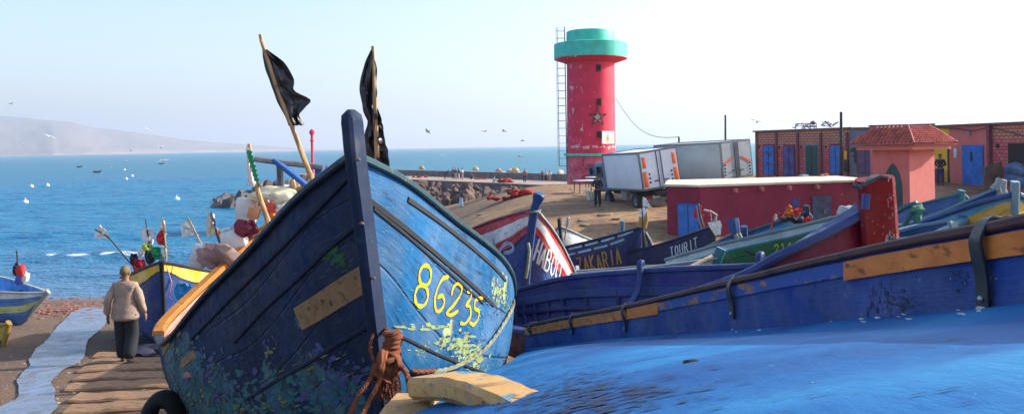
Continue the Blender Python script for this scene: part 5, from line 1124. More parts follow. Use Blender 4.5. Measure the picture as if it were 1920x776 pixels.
for i in range(4): mb.tube([lo[i]+Vector((0,0,.06)), lo[i].lerp(hi[i], .5)+Vector((0,0,.07)), hi[i]+Vector((0,0,.06))], .055, 8)
obj('hip_tiles', mb, TILE, KS, True); mb = MB(); mb.prism([v - Vector((0,0,.1)) for v in hi], (0,0,.16)); obj('roof_cap', mb, PNKW, KS, True)
fk = facade_frame(a0, c0_); d, n, X, Z, Pt, Mx = fk; poly = [(1657,398),(1655,365),(1656,345),(1661,325),(1668,312),(1673.5,306),(1679,312),(1686,326),(1690,345),(1691,365),(1690,398)]
mb = MB(); mb.prism([Pt(X(x_), .03, Z(x_, y_)) for x_, y_ in poly], -n*.06); obj('arched_door', mb, plain('dark_teal_door', (.01,.06,.075), .6, .3, 2), KS, True)
# pink parapet block behind kiosk
A = at(1630, 240, 46); B = at(1754, 236, 44); fp = facade_frame(A, B); d, n, X, Z, Pt, Mx = fp; PB = thing('store_building', 'pink flat roofed block standing behind the tiled kiosk', 'building', Pt(X(1690), -2.5, 4.4))
mb = MB(); mb.prism([Pt(X(1631),0,4.0), Pt(X(1753),0,4.0), Pt(X(1753)-2.2,-5,4.0), Pt(X(1631),-5,4.0)], (0,0,Z(1690,236)-4.0)); obj('wall', mb, wallm('rose_render', (.48,.12,.15), (.6,.18,.2)), PB, True); mb = MB(); zt = Z(1690,236); mb.prism([Pt(X(1629),.1,zt), Pt(X(1755),.1,zt), Pt(X(1755)-2.2,-5,zt), Pt(X(1629),-5,zt)], (0,0,.08)); obj('roof', mb, plain('roof_edge', (.13,.05,.06)), PB, True)
# poles and wire
PW = plain('dark_pole_wood', (.05,.04,.04), .9)
def pole(label, px, top, Y, base_py, r_):
    b = at(px, base_py, Y); b.z = min(b.z, gz(b.x, b.y)); t = at(px, top, Y); mb = MB(); mb.tube([b, b.lerp(t, .5), t], [r_*1.15, r_, r_*.85], 10); solo('utility_pole', mb, PW, label, 'pole', base=b); return t
p1 = pole('short dark pole rising behind the white box lorry', 1273, 257, 52, 330, .07); pole('thin dark pole rising behind the grey box lorry', 1360, 216, 52, 330, .07); pole('tall dark pole standing in front of the rightmost blue door of the stone stores', 1577, 210, 47, 328, .09)
a = at(1155, 186, 76); mb = MB(); mb.tube([a.lerp(p1, t) + Vector((0,0,-1.6*sin(pi*t)*.8)) for t in [i/14 for i in range(15)]], .022, 5); solo('overhead_cable', mb, BLK, 'thin cable sagging from the red lighthouse to the short dark pole', 'cable')
# tables and chairs by the tower
def table(label, px, py, w_, h_):
    p = ground(px, py); T = thing('plastic_table', label, 'table', p, .3); WH = plain('white_plastic', (.75,.75,.75), .5, .1)
    mb = MB(); mb.box((0,0,h_), (w_, w_*.8, .05), None, .01); obj('table_top', mb, WH, T)
    for x in (-1, 1):
        for y in (-1, 1): mb = MB(); mb.tube([(x*w_*.42, y*w_*.33, h_), (x*w_*.45, y*w_*.36, 0)], .03, 6); obj('leg', mb, BLK, T)
table('white topped table beside the red lighthouse door', 1098, 361, 1.35, .8); table('small white topped table right of the first table by the lighthouse door', 1110, 352, .8, .75)
p = ground(1108, 376); T = thing('stacked_chairs', 'leaning stack of white plastic chairs beside the man at the lorry', 'chairs', p, .2); WH = plain('white_plastic', (.75,.75,.75))
for i in range(4): mb = MB(); mb.sweep([(-.45+i*.16,0,.5),(-.25+i*.16,0,.46),(-.12+i*.16,0,0)], .4, .03, up=(1,0,0)); obj('chair_side', mb, WH, T)
mb = MB(); mb.sweep([(-.5,0,.62),(.0,0,.50),(.4,0,.48)], .5, .05); obj('seat', mb, WH, T)
# ------------------------------------------------------------------ other boats
NAVY = (.010,.018,.085); CYAN = (.05,.30,.42); WHT = (.62,.66,.66)
def pt(n, bands, **k): return paint(n, bands, **dict(dict(worn=(.3,.33,.3), amt=.4, planks=5), **k))
WHP = pt('white_cap_paint', (.62,.64,.60)); BLC = pt('blue_cap_paint', (.02,.12,.42)); DKC = pt('dark_cap_paint', (.02,.025,.06)); TEC = pt('teal_cap_paint', (.03,.28,.36)); YEC = pt('yellow_cap_paint', (.75,.42,.02)); INN = pt('shadow_blue_inner_paint', (.02,.07,.24)); STB = pt('blue_post_paint', (.012,.09,.36))
GR = 'fishing boats drawn up behind the near ones'
# red-white-red striped boat
HM = pt('striped_hull_paint', [(.07,(.58,.008,.02)),(.165,(.75,.74,.72)),(.235,(.58,.008,.02)),(.26,(.012,.02,.09)),(1,(.045,.09,.34))], amt=.1)
HL2 = [at(*p) for p in ((1002,394,12),(960,404,12.6),(910,420,13.4),(860,442,14.6),(830,455,16.5),(850,440,18.5))]
HR2 = [at(*p) for p in ((1004,394,12),(1030,425,12.3),(1052,460,12.8),(1068,492,13.4),(1082,520,14.2),(1082,500,17.5))]
HK2 = [at(985,560,12.5), at(992,610,12.9), at(985,600,13.6), at(975,590,14.8), at(965,560,16.4), at(960,540,18.4)]
h2 = Hull(HL2, HK2, HR2, [0,.4,.7,.85,.9,.85]); T2 = thing('fishing_boat', 'boat with red and white striped topsides and big white letters, blue blade-shaped bow post', 'boat', (-.2,15,gz(-.2,15)), group=GR)
hm2 = h2.mesh(50, 26, ln=6); bv2 = hm2.bvh(); obj('hull', hm2, HM, T2, True); obj('inner_planking', h2.mesh(30, 8, inset=.05, t0=.03, t1=.98), INN, T2, True)
for sd_ in (-1, 1): obj('gunwale_rail', h2.rail(sd_, 0, .07, .04, 0, 1, 30, dz=.01), WHP if sd_ == 1 else pt('red_cap_paint', (.5,.02,.03)), T2, True)
P = smooth3([at(1012,363,11.75), at(1008,376,11.78), at(1001,400,11.85), at(994,450,12.05), at(988,500,12.25), at(984,560,12.4)], 4)
mb = MB(); mb.sweep(P, [.12,.16,.17,.16,.14]+[.12]*(len(P)-5), [.12]*len(P), ups=[(-.3,-1,0)]*len(P)); obj('stem_post', mb, STB, T2, True)
c = at(1001,402,11.85); mb = MB(); mb.tube([c + Vector((.10*cos(a), .13*sin(a), .01*a)) for a in [2*pi*j/14 for j in range(15)]], .014, 6); obj('lashing', mb, ROPW, T2, True); mb = MB(); P = [at(990,455,11.9), at(993,470,11.85), at(990,500,11.9), at(986,520,12.0)]; mb.tube(P, .025, 6); obj('rope_tail', mb, ROPW, T2, True)
transom_ = obj('transom', transom(h2), HM, T2, True)
WHL = plain('white_letter_paint', (.80,.80,.78), .5, .1)
def quad_text(mb, bvx, text, TL, TR, BR, BL, w_, jit=.02):
    n = len(text)
    for i, ch in enumerate(text):
        for st in STROKES.get(ch, []):
            P, NN = [], []
            for x, y in dense([(x+random.uniform(-jit,jit), y+random.uniform(-jit,jit)) for x, y in st], 4):
                u = (i + x)/n; v = 1-y; px = lerp(lerp(TL[0],TR[0],u), lerp(BL[0],BR[0],u), v); py = lerp(lerp(TL[1],TR[1],u), lerp(BL[1],BR[1],u), v); p, nn = cast(bvx, px, py)
                if p is not None: P.append(p); NN.append(nn)
            if len(P) > 1: ribbon(mb, P, NN, w_, .006)
mb = MB(); quad_text(mb, bv2, 'HABOU', (1011,449),(1056,494),(1050,530),(1000,486), .034, .002); obj('lettering', mb, WHL, T2, True, label='white letters HABOU')
mb = MB()
for st in ([(938,468),(950,456),(962,460),(960,470),(946,474)], [(925,450),(929,464),(926,474)]):
    P, NN = cast_line(bv2, smooth2(st, 5)); ribbon(mb, P, NN, .06, .006) if len(P) > 1 else 0
obj('lettering', mb, plain('pale_blue_letter', (.40,.50,.70)), T2, True, label='pale hooked script on the shaded side')
LT = lambda s, t0, t1, v0, v1, w_, m, side=-1: dict(side=side, s=s, t0=t0, t1=t1, v0=v0, v1=v1, w=w_, m=m)
OCH = plain('ochre_letter_paint', (.42,.26,.05)); PAL = plain('pale_letter_paint', (.55,.62,.62))
# side: for a boat whose bow points right we see its right-hand (starboard, side=1) side ; its letters read from stern (t=1) to bow
ZK = pt('zigzag_navy_paint', [(.07,NAVY),(.2,(.02,.04,.12)),(1,(.02,.025,.12))], amt=.1)
Tz, hz = boat('dark navy boat with dashed pale stripes and ochre lettering, yellow tipped bow post', at(1204,426,19), at(955,482,21.5), 1.7, ZK, 1.25, GR, .09, cap=DKC, inner=INN, stem=(.35, STB), text=LT('ZAKARIA', .35, .10, .20, .42, .035, OCH, 1))
mb = MB()
for v_ in (.04, .12):
    for k in range(7):
        t0 = .05+.09*k + (.0 if v_ < .1 else .04); P = [hz.P(1, t0+.065*j/4, v_) for j in range(5)]; NN = [hz.N(1, t0+.065*j/4, v_) for j in range(5)]; ribbon(mb, P, NN, .05, .006)
obj('dashed_stripe', mb, plain('pale_blue_dash', (.30,.52,.70)), Tz, True)
mb = MB(); P = []; NN = []
for j in range(9):
    t = .14+.055*j; v = .50 if j % 2 else .68; P.append(hz.P(1, t, v)); NN.append(hz.N(1, t, v))
ribbon(mb, P, NN, .10, .012); obj('zigzag_stripe', mb, DKC, Tz, True); mb = MB(); P = [hz.P(1, .12+.5*j/8, .60) for j in range(9)]; NN = [hz.N(1, .12+.5*j/8, .60) for j in range(9)]; ribbon(mb, P, NN, .2, .006); obj('stripe', mb, plain('pale_blue_stripe', (.16,.42,.58)), Tz, True)
sp = stem_pts(hz, .42); mb = MB(); mb.sweep([sp[0], sp[0].lerp(sp[1], .5), sp[1]], .16, [.10,.22,.20], up=(1,0,0)); obj('post_tip', mb, YEC, Tz, True)
# striped board at its bow
sb_ = MB(); sb_.sweep([at(1207,436,18.7), at(1212,452,18.7), at(1217,474,18.7)], [.14,.24,.30], .05, up=(0,1,0)); so_ = solo('striped_board', sb_, WHP, 'white board with slanting black stripes below the yellow tipped bow post', 'board')
for k_ in (-.075, .06):
    sb_ = MB(); sb_.sweep([at(1207,436,18.65) + Vector((k_*.5,0,0)), at(1212,452,18.65) + Vector((k_,0,0)), at(1217,474,18.65) + Vector((k_*1.3,0,0))], [.03,.06,.08], .03, up=(0,1,0)); b0_ = so_.location.copy(); sb_.v = [v - b0_ for v in sb_.v]; obj('stripe', sb_, BLK, so_)
# white bow with green lettering, behind the striped boat
WG = pt('white_green_hull_paint', [(.25,WHT),(.5,(.55,.62,.55)),(.62,(.02,.30,.12)),(.7,WHT),(.8,(.6,.12,.1)),(1,WHT)])
T, h = boat('small white boat with green lettering and dark blue bow post on the brown sand', at(1050,425,23), at(1120,470,27.5), 1.6, WG, 1.15, GR, .2, cap=WHP, stem=(.25, DKC), text=LT('FALLUJA', .18, .45, .30, .60, .05, plain('green_letter_paint', (.02,.3,.1)), -1))
T, h = boat('navy boat with pale lettering and cream cloth over its bow, by the blue double door', at(1338,424,18), at(1150,480,20.5), 1.6, pt('deep_navy_paint', NAVY, amt=0), 1.2, GR, .15, cap=DKC, inner=INN, stem=(.12, DKC), text=LT('TOURIT', .26, .08, .09, .23, .022, PAL, 1))
rows = [((1327,417),(1350,413)), ((1330,425),(1353,421)), ((1336,434),(1352,431)), ((1341,442),(1351,440))]
c_ = cloth_rows(rows, 17.7, .012, seed=4); solo('white_cloth', c_, cloth('white_cotton', (.75,.72,.62)), 'cream cloth draped over the bow of the navy lettered boat', 'cloth')
T, h = boat('small blue boat end with pale post beside the navy lettered boat', at(1166,438,21), at(1120,462,24), 1.4, pt('mid_blue_paint', (.02,.12,.36)), 1.1, GR, .1, stem=(.35, pt('pale_blue_post', (.12,.35,.5))))
# weathered long low boat
WL = pt('bleached_hull_paint', [(.22,(.45,.47,.46)),(.3,(.08,.22,.32)),(1,(.04,.06,.13))], amt=1.4, worn=(.12,.10,.10))
T, h = boat('long low weathered boat with bleached white rail and dark inside', at(1345,485,12.6), at(1010,515,14.6), 1.3, WL, .9, GR, .06, cap=pt('bleached_cap', (.42,.46,.46), amt=1.3, worn=(.10,.12,.14)), inner=pt('dark_inner', (.02,.02,.03)), stem=(.18, TEC), heel=R(-4))
mb = MB(); mb.tube([at(1268,512,11.9), at(1300,497,12.1), at(1334,480,12.4)], .03, 6); solo('wooden_oar', mb, WOODG, 'thin grey wooden pole slanting across the bleached low boat', 'pole')
# pair of upright posts boat
T, h = boat('small blue boat with two upright end posts in front of the maroon wall', at(1378,437,15.2), at(1290,500,16.8), 1.3, pt('mid_blue_paint', (.02,.12,.36)), 1.0, GR, .15, stem=(.28, STB), stemw=.12)
mb = MB(); mb.sweep([at(1395,424,15), at(1396,460,15.1), at(1398,480,15.2)], .12, .10, up=(0,1,0)); mb.sweep([at(1381,440,15.05), at(1388,446,15.0), at(1394,450,15.0)], .05, .05); solo('mooring_post', mb, STB, 'dark blue upright post right of the two post boat', 'post')
mb = MB(); mb.tube([at(1380,440,14.9), at(1388,458,14.8), at(1393,468,14.8)], .05, 8); mb.tube([at(1386,438,14.9), at(1394,455,14.8)], .035, 8); solo('yellow_rope', mb, ROPW, 'pale yellow rope end hanging from the blue end post', 'rope')
# white and green boat 214
WG2 = pt('green_band_hull_paint', [(.08,(.40,.60,.66)),(.10,(.03,.2,.3)),(.28,(.010,.13,.035)),(.40,(.38,.58,.66)),(.43,(.02,.10,.16)),(1,(.03,.05,.22))], amt=.7)
Tg, hg = boat('pale blue and white boat with broad green band and white capped bow', at(1600,401,12.2), at(1285,484,15.8), 1.7, WG2, 1.1, GR, .05, cap=pt('pale_cap_paint', (.30,.52,.60)), inner=INN, stem=(.10, WHP), stemw=.12, text=[LT('214', .26, .19, .14, .22, .014, plain('yellow_green_number', (.45,.5,.05)), 1)])
mb = MB(); mb.box(at(1592,401,12.0), (.30,.22,.16), Matrix.Rotation(.4, 3, 'Y'), .03); obj('bow_cap', mb, WHP, Tg, True)
mb = MB(); P = [hg.P(1, t, .25) + hg.N(1, t, .25)*.03 for t in (.60,.62)]; mb.tube([at(1391,466,13.3), at(1410,476,13.0), at(1440,483,12.9)], .02, 6); solo('hose', mb, BLK, 'thin dark hose hanging on the side of the green banded boat', 'hose')
# light blue 6487 boat
T6, h6 = boat('light blue boat numbered in white, heaped with orange and dark gear at its bow', at(1512,398,17.5), at(1390,458,20.5), 1.6, pt('light_blue_banded', [(.06,(.03,.08,.20)),(.2,(.05,.32,.55)),(.23,(.02,.05,.2)),(1,(.025,.04,.18))]), 1.2, GR, .12, cap=TEC, inner=INN, stem=(.15, DKC), text=LT('8-6487', .50, .16, .25, .45, .03, PAL, 1))
ORG = cloth('orange_tarp', (.80,.22,.03)); RDC = cloth('red_cloth', (.62,.03,.03)); WHC = cloth('white_cloth_flag', (.78,.77,.72)); BLKC = cloth('black_plastic', (.018,.017,.022), .35); GNC = cloth('green_cloth', (.02,.32,.12)); NAV = cloth('dark_net', (.02,.02,.05))
c_ = cloth_rows([((1479,384),(1480,384)), ((1474,392),(1488,391)), ((1468,402),(1496,396)), ((1464,408),(1494,402))], 17, .06, seed=2); solo('orange_tarp', c_, ORG, 'peaked orange sheet over gear on the light blue numbered boat', 'sheet')
mb = MB()
for i in range(14): mb.blob(at(random.uniform(1464,1508), random.uniform(403,411), 17.4+random.uniform(-.3,.5)), random.uniform(.05,.12), (1.3,.8,.8), 2, .3, i)
solo('net_heap', mb, NAV, 'dark net heap under the orange sheet', 'net')
for i, (px, py, lb) in enumerate(((1494,396,'upper'),(1512,412,'lower'))): c_ = cloth_rows([((px-5,py-4),(px+8,py-5)), ((px-6,py+2),(px+7,py+3)), ((px-3,py+9),(px+4,py+8))], 16.8, .05, seed=i+7); solo('red_cloth', c_, RDC, lb + ' red rag on the bow of the light blue numbered boat', 'cloth')
# right hand group
T, h = boat('teal edged blue boat right of the red bow post, below the yellow wall', at(1802,364,15.5), at(1665,412,18.5), 1.6, pt('dusk_blue_paint', (.02,.08,.28)), 1.0, GR, .12, cap=TEC, inner=INN, stem=(.08, TEC))
T, h = boat('long dark blue boat with pale rail curving up to white forked bow tip', at(1876,352,11.5), at(1668,432,14.5), 1.6, pt('purple_navy_paint', (.02,.045,.22)), 1.0, GR, .30, cap=pt('pale_blue_cap', (.25,.50,.65)), inner=INN, stem=(.12, WHP))
mb = MB(); mb.tube([at(1858,354,11.3), at(1868,345,11.3), at(1874,334,11.3)], .03, 8); mb.tube([at(1866,356,11.3), at(1873,348,11.3), at(1879,337,11.3)], .03, 8); mb.tube([at(1872,350,11.3), at(1876,362,11.3)], .025, 8); solo('white_fork', mb, WHP, 'white forked wood at the tip of the long dark blue bow', 'post')
YB = pt('yellow_banded_hull', [(.08,(.05,.30,.48)),(.42,(.60,.38,.02)),(.6,(.35,.55,.62)),(1,(.03,.12,.35))])
T, h = boat('boat with yellow band and pale blue square topped bow post at the right edge', at(1903,366,8.0), at(1800,470,10.6), 1.3, YB, .9, GR, .02, cap=BLC, inner=INN, stem=(.14, pt('pale_blue_square_post', (.28,.55,.66))), stemw=.06)
T, h = boat('pale blue boat partly showing beyond the yellow banded bow', at(1990,345,9.5), at(1900,440,12.5), 1.5, pt('mid_blue_paint', (.02,.12,.36)), 1.0, GR, .12, cap=TEC, inner=INN)
T, h = boat('low purple blue boat lying directly right of the red bow post', at(1812,412,8.6), at(1640,452,8.9), .9, pt('purple_navy_paint', (.02,.045,.22)), .8, GR, .02, cap=pt('pale_blue_cap', (.25,.50,.65)), inner=INN, stem=(.05, TEC))
mb = MB(); P = smooth3([at(1716,388,9.9), at(1724,396,9.8), at(1722,412,9.8), at(1728,422,9.8)], 5); twist(mb, P, .035, 3, 4); mb.blob(at(1722,392,9.8), .07, (1.2,.8,.8), 2, .3); solo('green_rope', mb, ropem('green_rope_fibre', (.05,.30,.16), (.25,.60,.35)), 'pale green rope knotted on a blue frame right of the red bow post', 'rope')
mb = MB(); a = at(1720,380,10); mb.sweep([at(1682,398,10.3), at(1700,386,10.1), at(1720,380,10)], .07, .05); mb.sweep([a, at(1721,440,10)], .09, .07, up=(0,1,0)); mb.sweep([at(1683,446,10.2), at(1700,415,10.1), at(1716,384,10)], .06, .05); solo('boat_frame', mb, TEC, 'teal wooden frame standing just right of the red bow post', 'frame')
mb = MB(); mb.sweep([at(1785,417,8.1), at(1792,438,8.0)], .09, .05, up=(0,1,0)); solo('short_post', mb, pt('pale_green_post', (.22,.45,.42)), 'short pale green post leaning above the orange rail', 'post')
# unseen boat added behind the big blue one to shade the slipway
T, h = boat('unseen blue boat added behind the big blue boat 86235 for shade', (-1.6,12.3,5.95), (-2.2,18.5,4.9), 2.0, pt('mid_blue_paint', (.02,.12,.36)), 1.5, GR, .2)
# left: boat with yellow band, blue-white boat, stub at the edge
YH = pt('yellow_band_hull', [(.13,(.78,.46,.02)),(.16,(.01,.02,.06)),(1,(.012,.05,.22))], amt=.1)
Ty, hy = boat('dark blue boat with bright yellow band along its rail, bow towards the man', at(303,492,15.5), at(330,512,21), 1.9, YH, 1.5, GR, .18, cap=DKC, inner=INN, stem=(.06, DKC), heel=R(0))
BW = pt('blue_white_hull', [(.13,(.60,.66,.70)),(.3,(.04,.20,.50)),(.45,(.55,.62,.20)),(.52,(.04,.20,.50)),(1,(.03,.16,.48))], amt=.2)
T, h = boat('bright blue boat with white rail at the left edge near the water', at(88,549,22.5), at(-180,500,24.5), 1.7, BW, 1.0, GR, .10, cap=WHP, inner=pt('bright_blue_inner', (.05,.25,.6)), stem=(.08, WHP))
T, h = boat('yellow ended boat just entering the photograph at the left edge', at(16,607,17.0), at(-140,640,19.5), 1.2, pt('yellow_stub_paint', [(.4,(.70,.50,.04)),(1,(.05,.05,.08))]), .8, GR, .1, cap=YEC, stem=(.04, YEC))
# gear aboard
def rag(label, px, py, w_, h_, Y, mat, nm='cloth', seed=0, cat='cloth'):
    c_ = cloth_rows([((px-w_*.4,py-h_*.5),(px+w_*.3,py-h_*.45)), ((px-w_*.55,py-h_*.1),(px+w_*.5,py)), ((px-w_*.45,py+h_*.3),(px+w_*.55,py+h_*.25)), ((px-w_*.2,py+h_*.5),(px+w_*.2,py+h_*.5))], Y, .025, seed=seed); return solo(nm, c_, mat, label, cat)
for i, (px, py, r_, m_, lb) in enumerate(((40,510,.16,RDC,'red'),(31,505,.13,NAV,'dark'),(48,520,.12,WHC,'white'),(38,520,.16,cloth('blue_rag', (.05,.1,.4)),'blue'))):
    mb = MB(); mb.blob(at(px, py, 22.8), r_, (.9,.7,1.3), 2, .3, i); solo('gear_bundle', mb, m_, lb + ' bundle of the gear heap on the bright blue boat at left', 'bundle')
mb = MB(); mb.tube([at(34,515,22.8), at(33,492,22.8), at(31,470,22.8)], .02, 6); solo('thin_pole', mb, BLK, 'thin bare pole standing in the bright blue boat at left', 'pole')
# ------------------------------------------------------------------ marker flags
BAM = wood('bamboo_pole', (.30,.18,.08), (.48,.31,.15), (.12,.07,.03), (8,8,1.5)); DPO = plain('dark_pole', (.03,.03,.05), .6); RPO = plain('red_pole', (.45,.03,.03), .6)
flag_pole('tall bamboo pole with torn black plastic flag leaning left over the blue boat', [(487,65),(497,100),(545,236),(570,300),(592,356)], 5.2,
 [([((492,92),(500,93)),((493,108),(532,116)),((497,128),(548,140)),((504,148),(553,158)),((510,165),(554,172)),((518,188),(582,188)),((527,205),(572,202)),((536,222),(562,216)),((541,236),(570,235))], BLKC, .013)], BAM, .020, group='marker flags')
flag_pole('upright pole with two black plastic flags behind the bow post of the blue boat', [(699,87),(702,130),(703,200),(708,300)], 5.0,
 [([((695,94),(701,94)),((685,116),(705,116)),((677,142),(706,140)),((674,168),(707,166)),((677,186),(708,183)),((680,200),(699,196)),((684,218),(702,212)),((692,236),(706,228))], BLKC, .016),
  ([((695,206),(709,204)),((688,230),(717,226)),((683,255),(719,246)),((681,280),(724,270)),((692,302),(729,290)),((716,314),(730,314))], BLKC, .02)], BAM, .018, group='marker flags')
flag_pole('short bamboo pole with pale green and white plastic wrapped round its top', [(467,270),(474,320),(488,370),(505,428)], 6.2,
 [([((462,276),(470,275)),((463,300),(475,298)),((463,325),(480,318)),((463,340),(487,336)),((466,346),(494,352))], WHC, .02)], BAM, .024, group='marker flags')
mb = MB()
for k in range(7): a = at(469+k*2.2, 284+k*8.5, 6.12); mb.sweep([a+Vector((-.02,-.01,0)), a+Vector((.02,-.02,-.015))], .03, .004, up=(0,1,0))
solo('green_plastic_print', mb, GNC, 'green print on the plastic wrapped round the short bamboo pole', 'plastic')
FG_ = [('white flag with red print on a dark pole leaning left above the man', [(178,430),(205,447),(240,488)], 17.5, [([((186,421),(188,422)),((181,432),(202,436)),((176,446),(206,448))], WHC, .010)], DPO),
 ('grey white flag on a dark pole left of the red pole flags', [(273,411),(278,445),(284,480)], 17, [([((264,430),(285,427)),((266,445),(289,442)),((274,460),(287,458))], WHC, .014)], DPO),
 ('red and white flag on a leaning pole over the yellow banded boat', [(305,408),(309,440),(312,488)], 16.8, [([((304,409),(309,416)),((301,418),(312,432)),((297,432),(312,440))], WHC, .012), ([((300,432),(308,430)),((293,445),(310,448)),((296,458),(310,461))], RDC, .014)], BAM),
 ('pale flag on a pole leaning right behind the yellow banded boat', [(352,408),(365,432),(384,472)], 16, [([((342,417),(353,412)),((339,430),(360,424)),((342,444),(364,440))], WHC, .016)], BAM),
 ('cream and orange flag on a blue pole left of the white jugs', [(396,396),(402,420),(412,456)], 14, [([((391,400),(398,397)),((386,420),(405,418)),((388,444),(402,440))], cloth('cream_cloth', (.72,.62,.45)), .016), ([((403,424),(408,428)),((404,440),(417,442)),((410,452),(419,455))], ORG, .010)], STB),
 ('white double flag on a thin pole beside the yellow tipped bow post', [(1204,369),(1204,395),(1206,422)], 18.6, [([((1205,369),(1211,371)),((1205,379),(1218,383)),((1206,387),(1224,390))], WHC, .014), ([((1200,391),(1209,388)),((1198,399),(1212,396)),((1201,407),(1208,405))], WHC, .014)], DPO),
 ('small white flag on a short red pole in front of the maroon wall', [(1453,399),(1450,412),(1447,424)], 17.5, [([((1452,400),(1456,402)),((1449,408),(1458,408)),((1450,414),(1455,413))], WHC, .010)], RPO),
 ('white rag on a pole beside the small white boat on the sand', [(1066,403),(1064,415),(1062,428)], 22.5, [([((1063,406),(1067,404)),((1059,416),(1068,414)),((1061,426),(1067,425))], WHC, .014)], BAM)]
for lb, pl, Y, fl_, pm_ in FG_: flag_pole(lb, pl, Y, fl_, pm_, .022, group='marker flags')
for i, (pl, fl_, lb) in enumerate((([(1305,386),(1309,405),(1315,428)], [((1303,388),(1307,392)),((1300,400),(1308,404)),((1302,409),(1307,409))], 'leftmost small red flag on white stick before the blue double door'), ([(1310,381),(1314,402),(1320,424)], [((1310,382),(1316,386)),((1311,392),(1319,396)),((1314,400),(1320,404))], 'middle small red flag on white stick before the blue double door'), ([(1331,393),(1333,405),(1334,420)], [((1330,394),(1334,398)),((1328,404),(1335,408)),((1327,413),(1333,415))], 'rightmost small red flag on white stick near the cream cloth'))):
    flag_pole(lb, pl, 18.4, [(fl_, RDC, .012)], WHP, .018, group='marker flags')
mb = MB(); mb.tube([at(1320,394,18.5), at(1333,397,18.5), at(1343,403,18.5), at(1341,414,18.5)], .03, 6); solo('white_bracket', mb, WHP, 'bent white bracket between the small red flags', 'bracket')
# cloths and bundles in the yellow banded boat
for i, (px, py, w_, h_, m_, lb) in enumerate(((262,498,26,28,RDC,'red and white'),(252,486,16,22,NAV,'dark'),(296,474,24,24,GNC,'green'),(281,478,18,36,BLKC,'black'),(275,464,18,14,cloth('lime_cloth', (.5,.6,.08)),'lime'),(307,470,10,20,WHC,'small white'),(264,474,12,14,WHC,'little white'))):
    rag(lb + ' rag among the flags of the yellow banded boat', px, py, w_, h_, 16.4, m_, 'flag_rag', i+3)
rag('bright blue net hanging over the side of the yellow banded boat', 345, 548, 34, 36, 15.2, cloth('bright_blue_net', (.03,.30,.62)), 'fishing_net', 5, 'net')
mb = MB(); P = [at(313,500,15.2), at(322,530,15.1), at(316,556,15.1), at(325,562,15.1)]; mb.tube(P, .012, 5); solo('thin_rope', mb, plain('purple_line', (.25,.15,.3)), 'thin purple line hanging down the yellow banded bow', 'rope')
# jugs and floats stowed in the stern of the big blue boat
JUG = plain('translucent_white_plastic', (.72,.70,.66), .35, .08, 3); 
def jug(label, px, py, w_, h_, Y, mat, tilt=0.0, group='plastic jugs in the big blue boat'):
    c = at(px, py, Y); s_ = Y/F; W = w_*s_; H_ = h_*s_; T = thing('plastic_jug', label, 'jug', c - Vector((0,0,H_/2)), 0, group); M = Matrix.Rotation(tilt, 3, 'Y')
    mb = MB(); mb.box((0,0,H_*.46), (W, W*.6, H_*.86), M, min(W, H_)*.16); obj('jug_body', mb, mat, T); mb = MB(); mb.tube([M @ Vector((W*.25,0,H_*.86)), M @ Vector((W*.25,0,H_*1.0))], W*.13, 10); obj('cap', mb, plain('jug_cap', (.6,.6,.6)), T)
    mb = MB(); mb.tube([M @ Vector((-W*.3,0,H_*.85)), M @ Vector((-W*.2,0,H_*1.0)), M @ Vector((W*.05,0,H_*1.0)), M @ Vector((W*.1,0,H_*.86))], W*.06, 8); obj('handle', mb, mat, T)
jug('large white jerrycan standing highest in the stern of the big blue boat', 462, 392, 38, 56, 9.3, JUG, .08); jug('white jug lying low left of the jerrycan', 440, 448, 46, 44, 9.0, JUG, -.3); jug('tall white jug left of the pink bundle', 374, 478, 30, 50, 9.0, JUG, .35); jug('orange tan jug wedged under the jerrycan', 476, 398, 22, 26, 9.0, plain('tan_plastic', (.60,.28,.12), .5), .3)
jug('red plastic can in the stern of the big blue boat', 508, 395, 18, 40, 9.0, plain('red_plastic', (.60,.06,.03), .4), -.25)
mb = MB(); mb.blob(at(515,368,9.2), .17, (1.5,.8,.62), 3, .22, 5); mb.blob(at(534,374,9.1), .12, (1.3,.8,.7), 3, .25, 8); solo('plastic_bag', mb, plain('yellowish_white_plastic', (.72,.64,.42), .35, .15, 5), 'big crumpled cream plastic bag on the gear in the big blue boat', 'bag')
mb = MB(); mb.blob(at(536,388,9.0), .10, (1.2,.8,.5), 2, .3, 2); solo('plastic_bag', mb, JUG, 'small white bag at the right end of the gear in the big blue boat', 'bag')
mb = MB()
for i, (px, py) in enumerate(((415,475),(402,482),(392,492),(404,470),(388,480))): mb.blob(at(px, py, 8.9), .09, (1.6,.8,.7), 2, .2, i, M=Matrix.Rotation(.6, 3, 'Y'))
solo('rolled_cloth', mb, cloth('mauve_cloth', (.42,.24,.22)), 'mauve rolled cloths lying along the orange rail of the big blue boat', 'cloth'); mb = MB(); mb.blob(at(428,478,8.7), .12, (1.6,.8,.7), 2, .2, 3, M=Matrix.Rotation(.75, 3, 'Y')); solo('rolled_cloth', mb, cloth('brown_grey_cloth', (.22,.15,.13)), 'brown grey roll right of the mauve cloths in the big blue boat', 'cloth')
rag('dark red net piled under the jugs of the big blue boat', 462, 428, 44, 34, 8.9, cloth('dark_red_net', (.20,.03,.06)), 'fishing_net', 9, 'net'); rag('bright orange rag beside the red can in the big blue boat', 515, 410, 18, 26, 8.8, ORG, 'rag', 12)
mb = MB()
for i in range(5): mb.blob(at(526+4*i+random.uniform(-3,3), 388+random.uniform(-5,10), 9.3), .055, (1.2,1,1), 2, .05, i)
solo('net_floats', mb, plain('pink_float', (.6,.3,.25)), 'cluster of pinkish net floats right of the red can', 'floats')
mb = MB(); mb.tube([at(548,338,9.2), at(556,365,9.2), at(568,395,9.2)], .03, 8); solo('wooden_stick', mb, BAM, 'short stick leaning under the blue stern frame', 'stick')
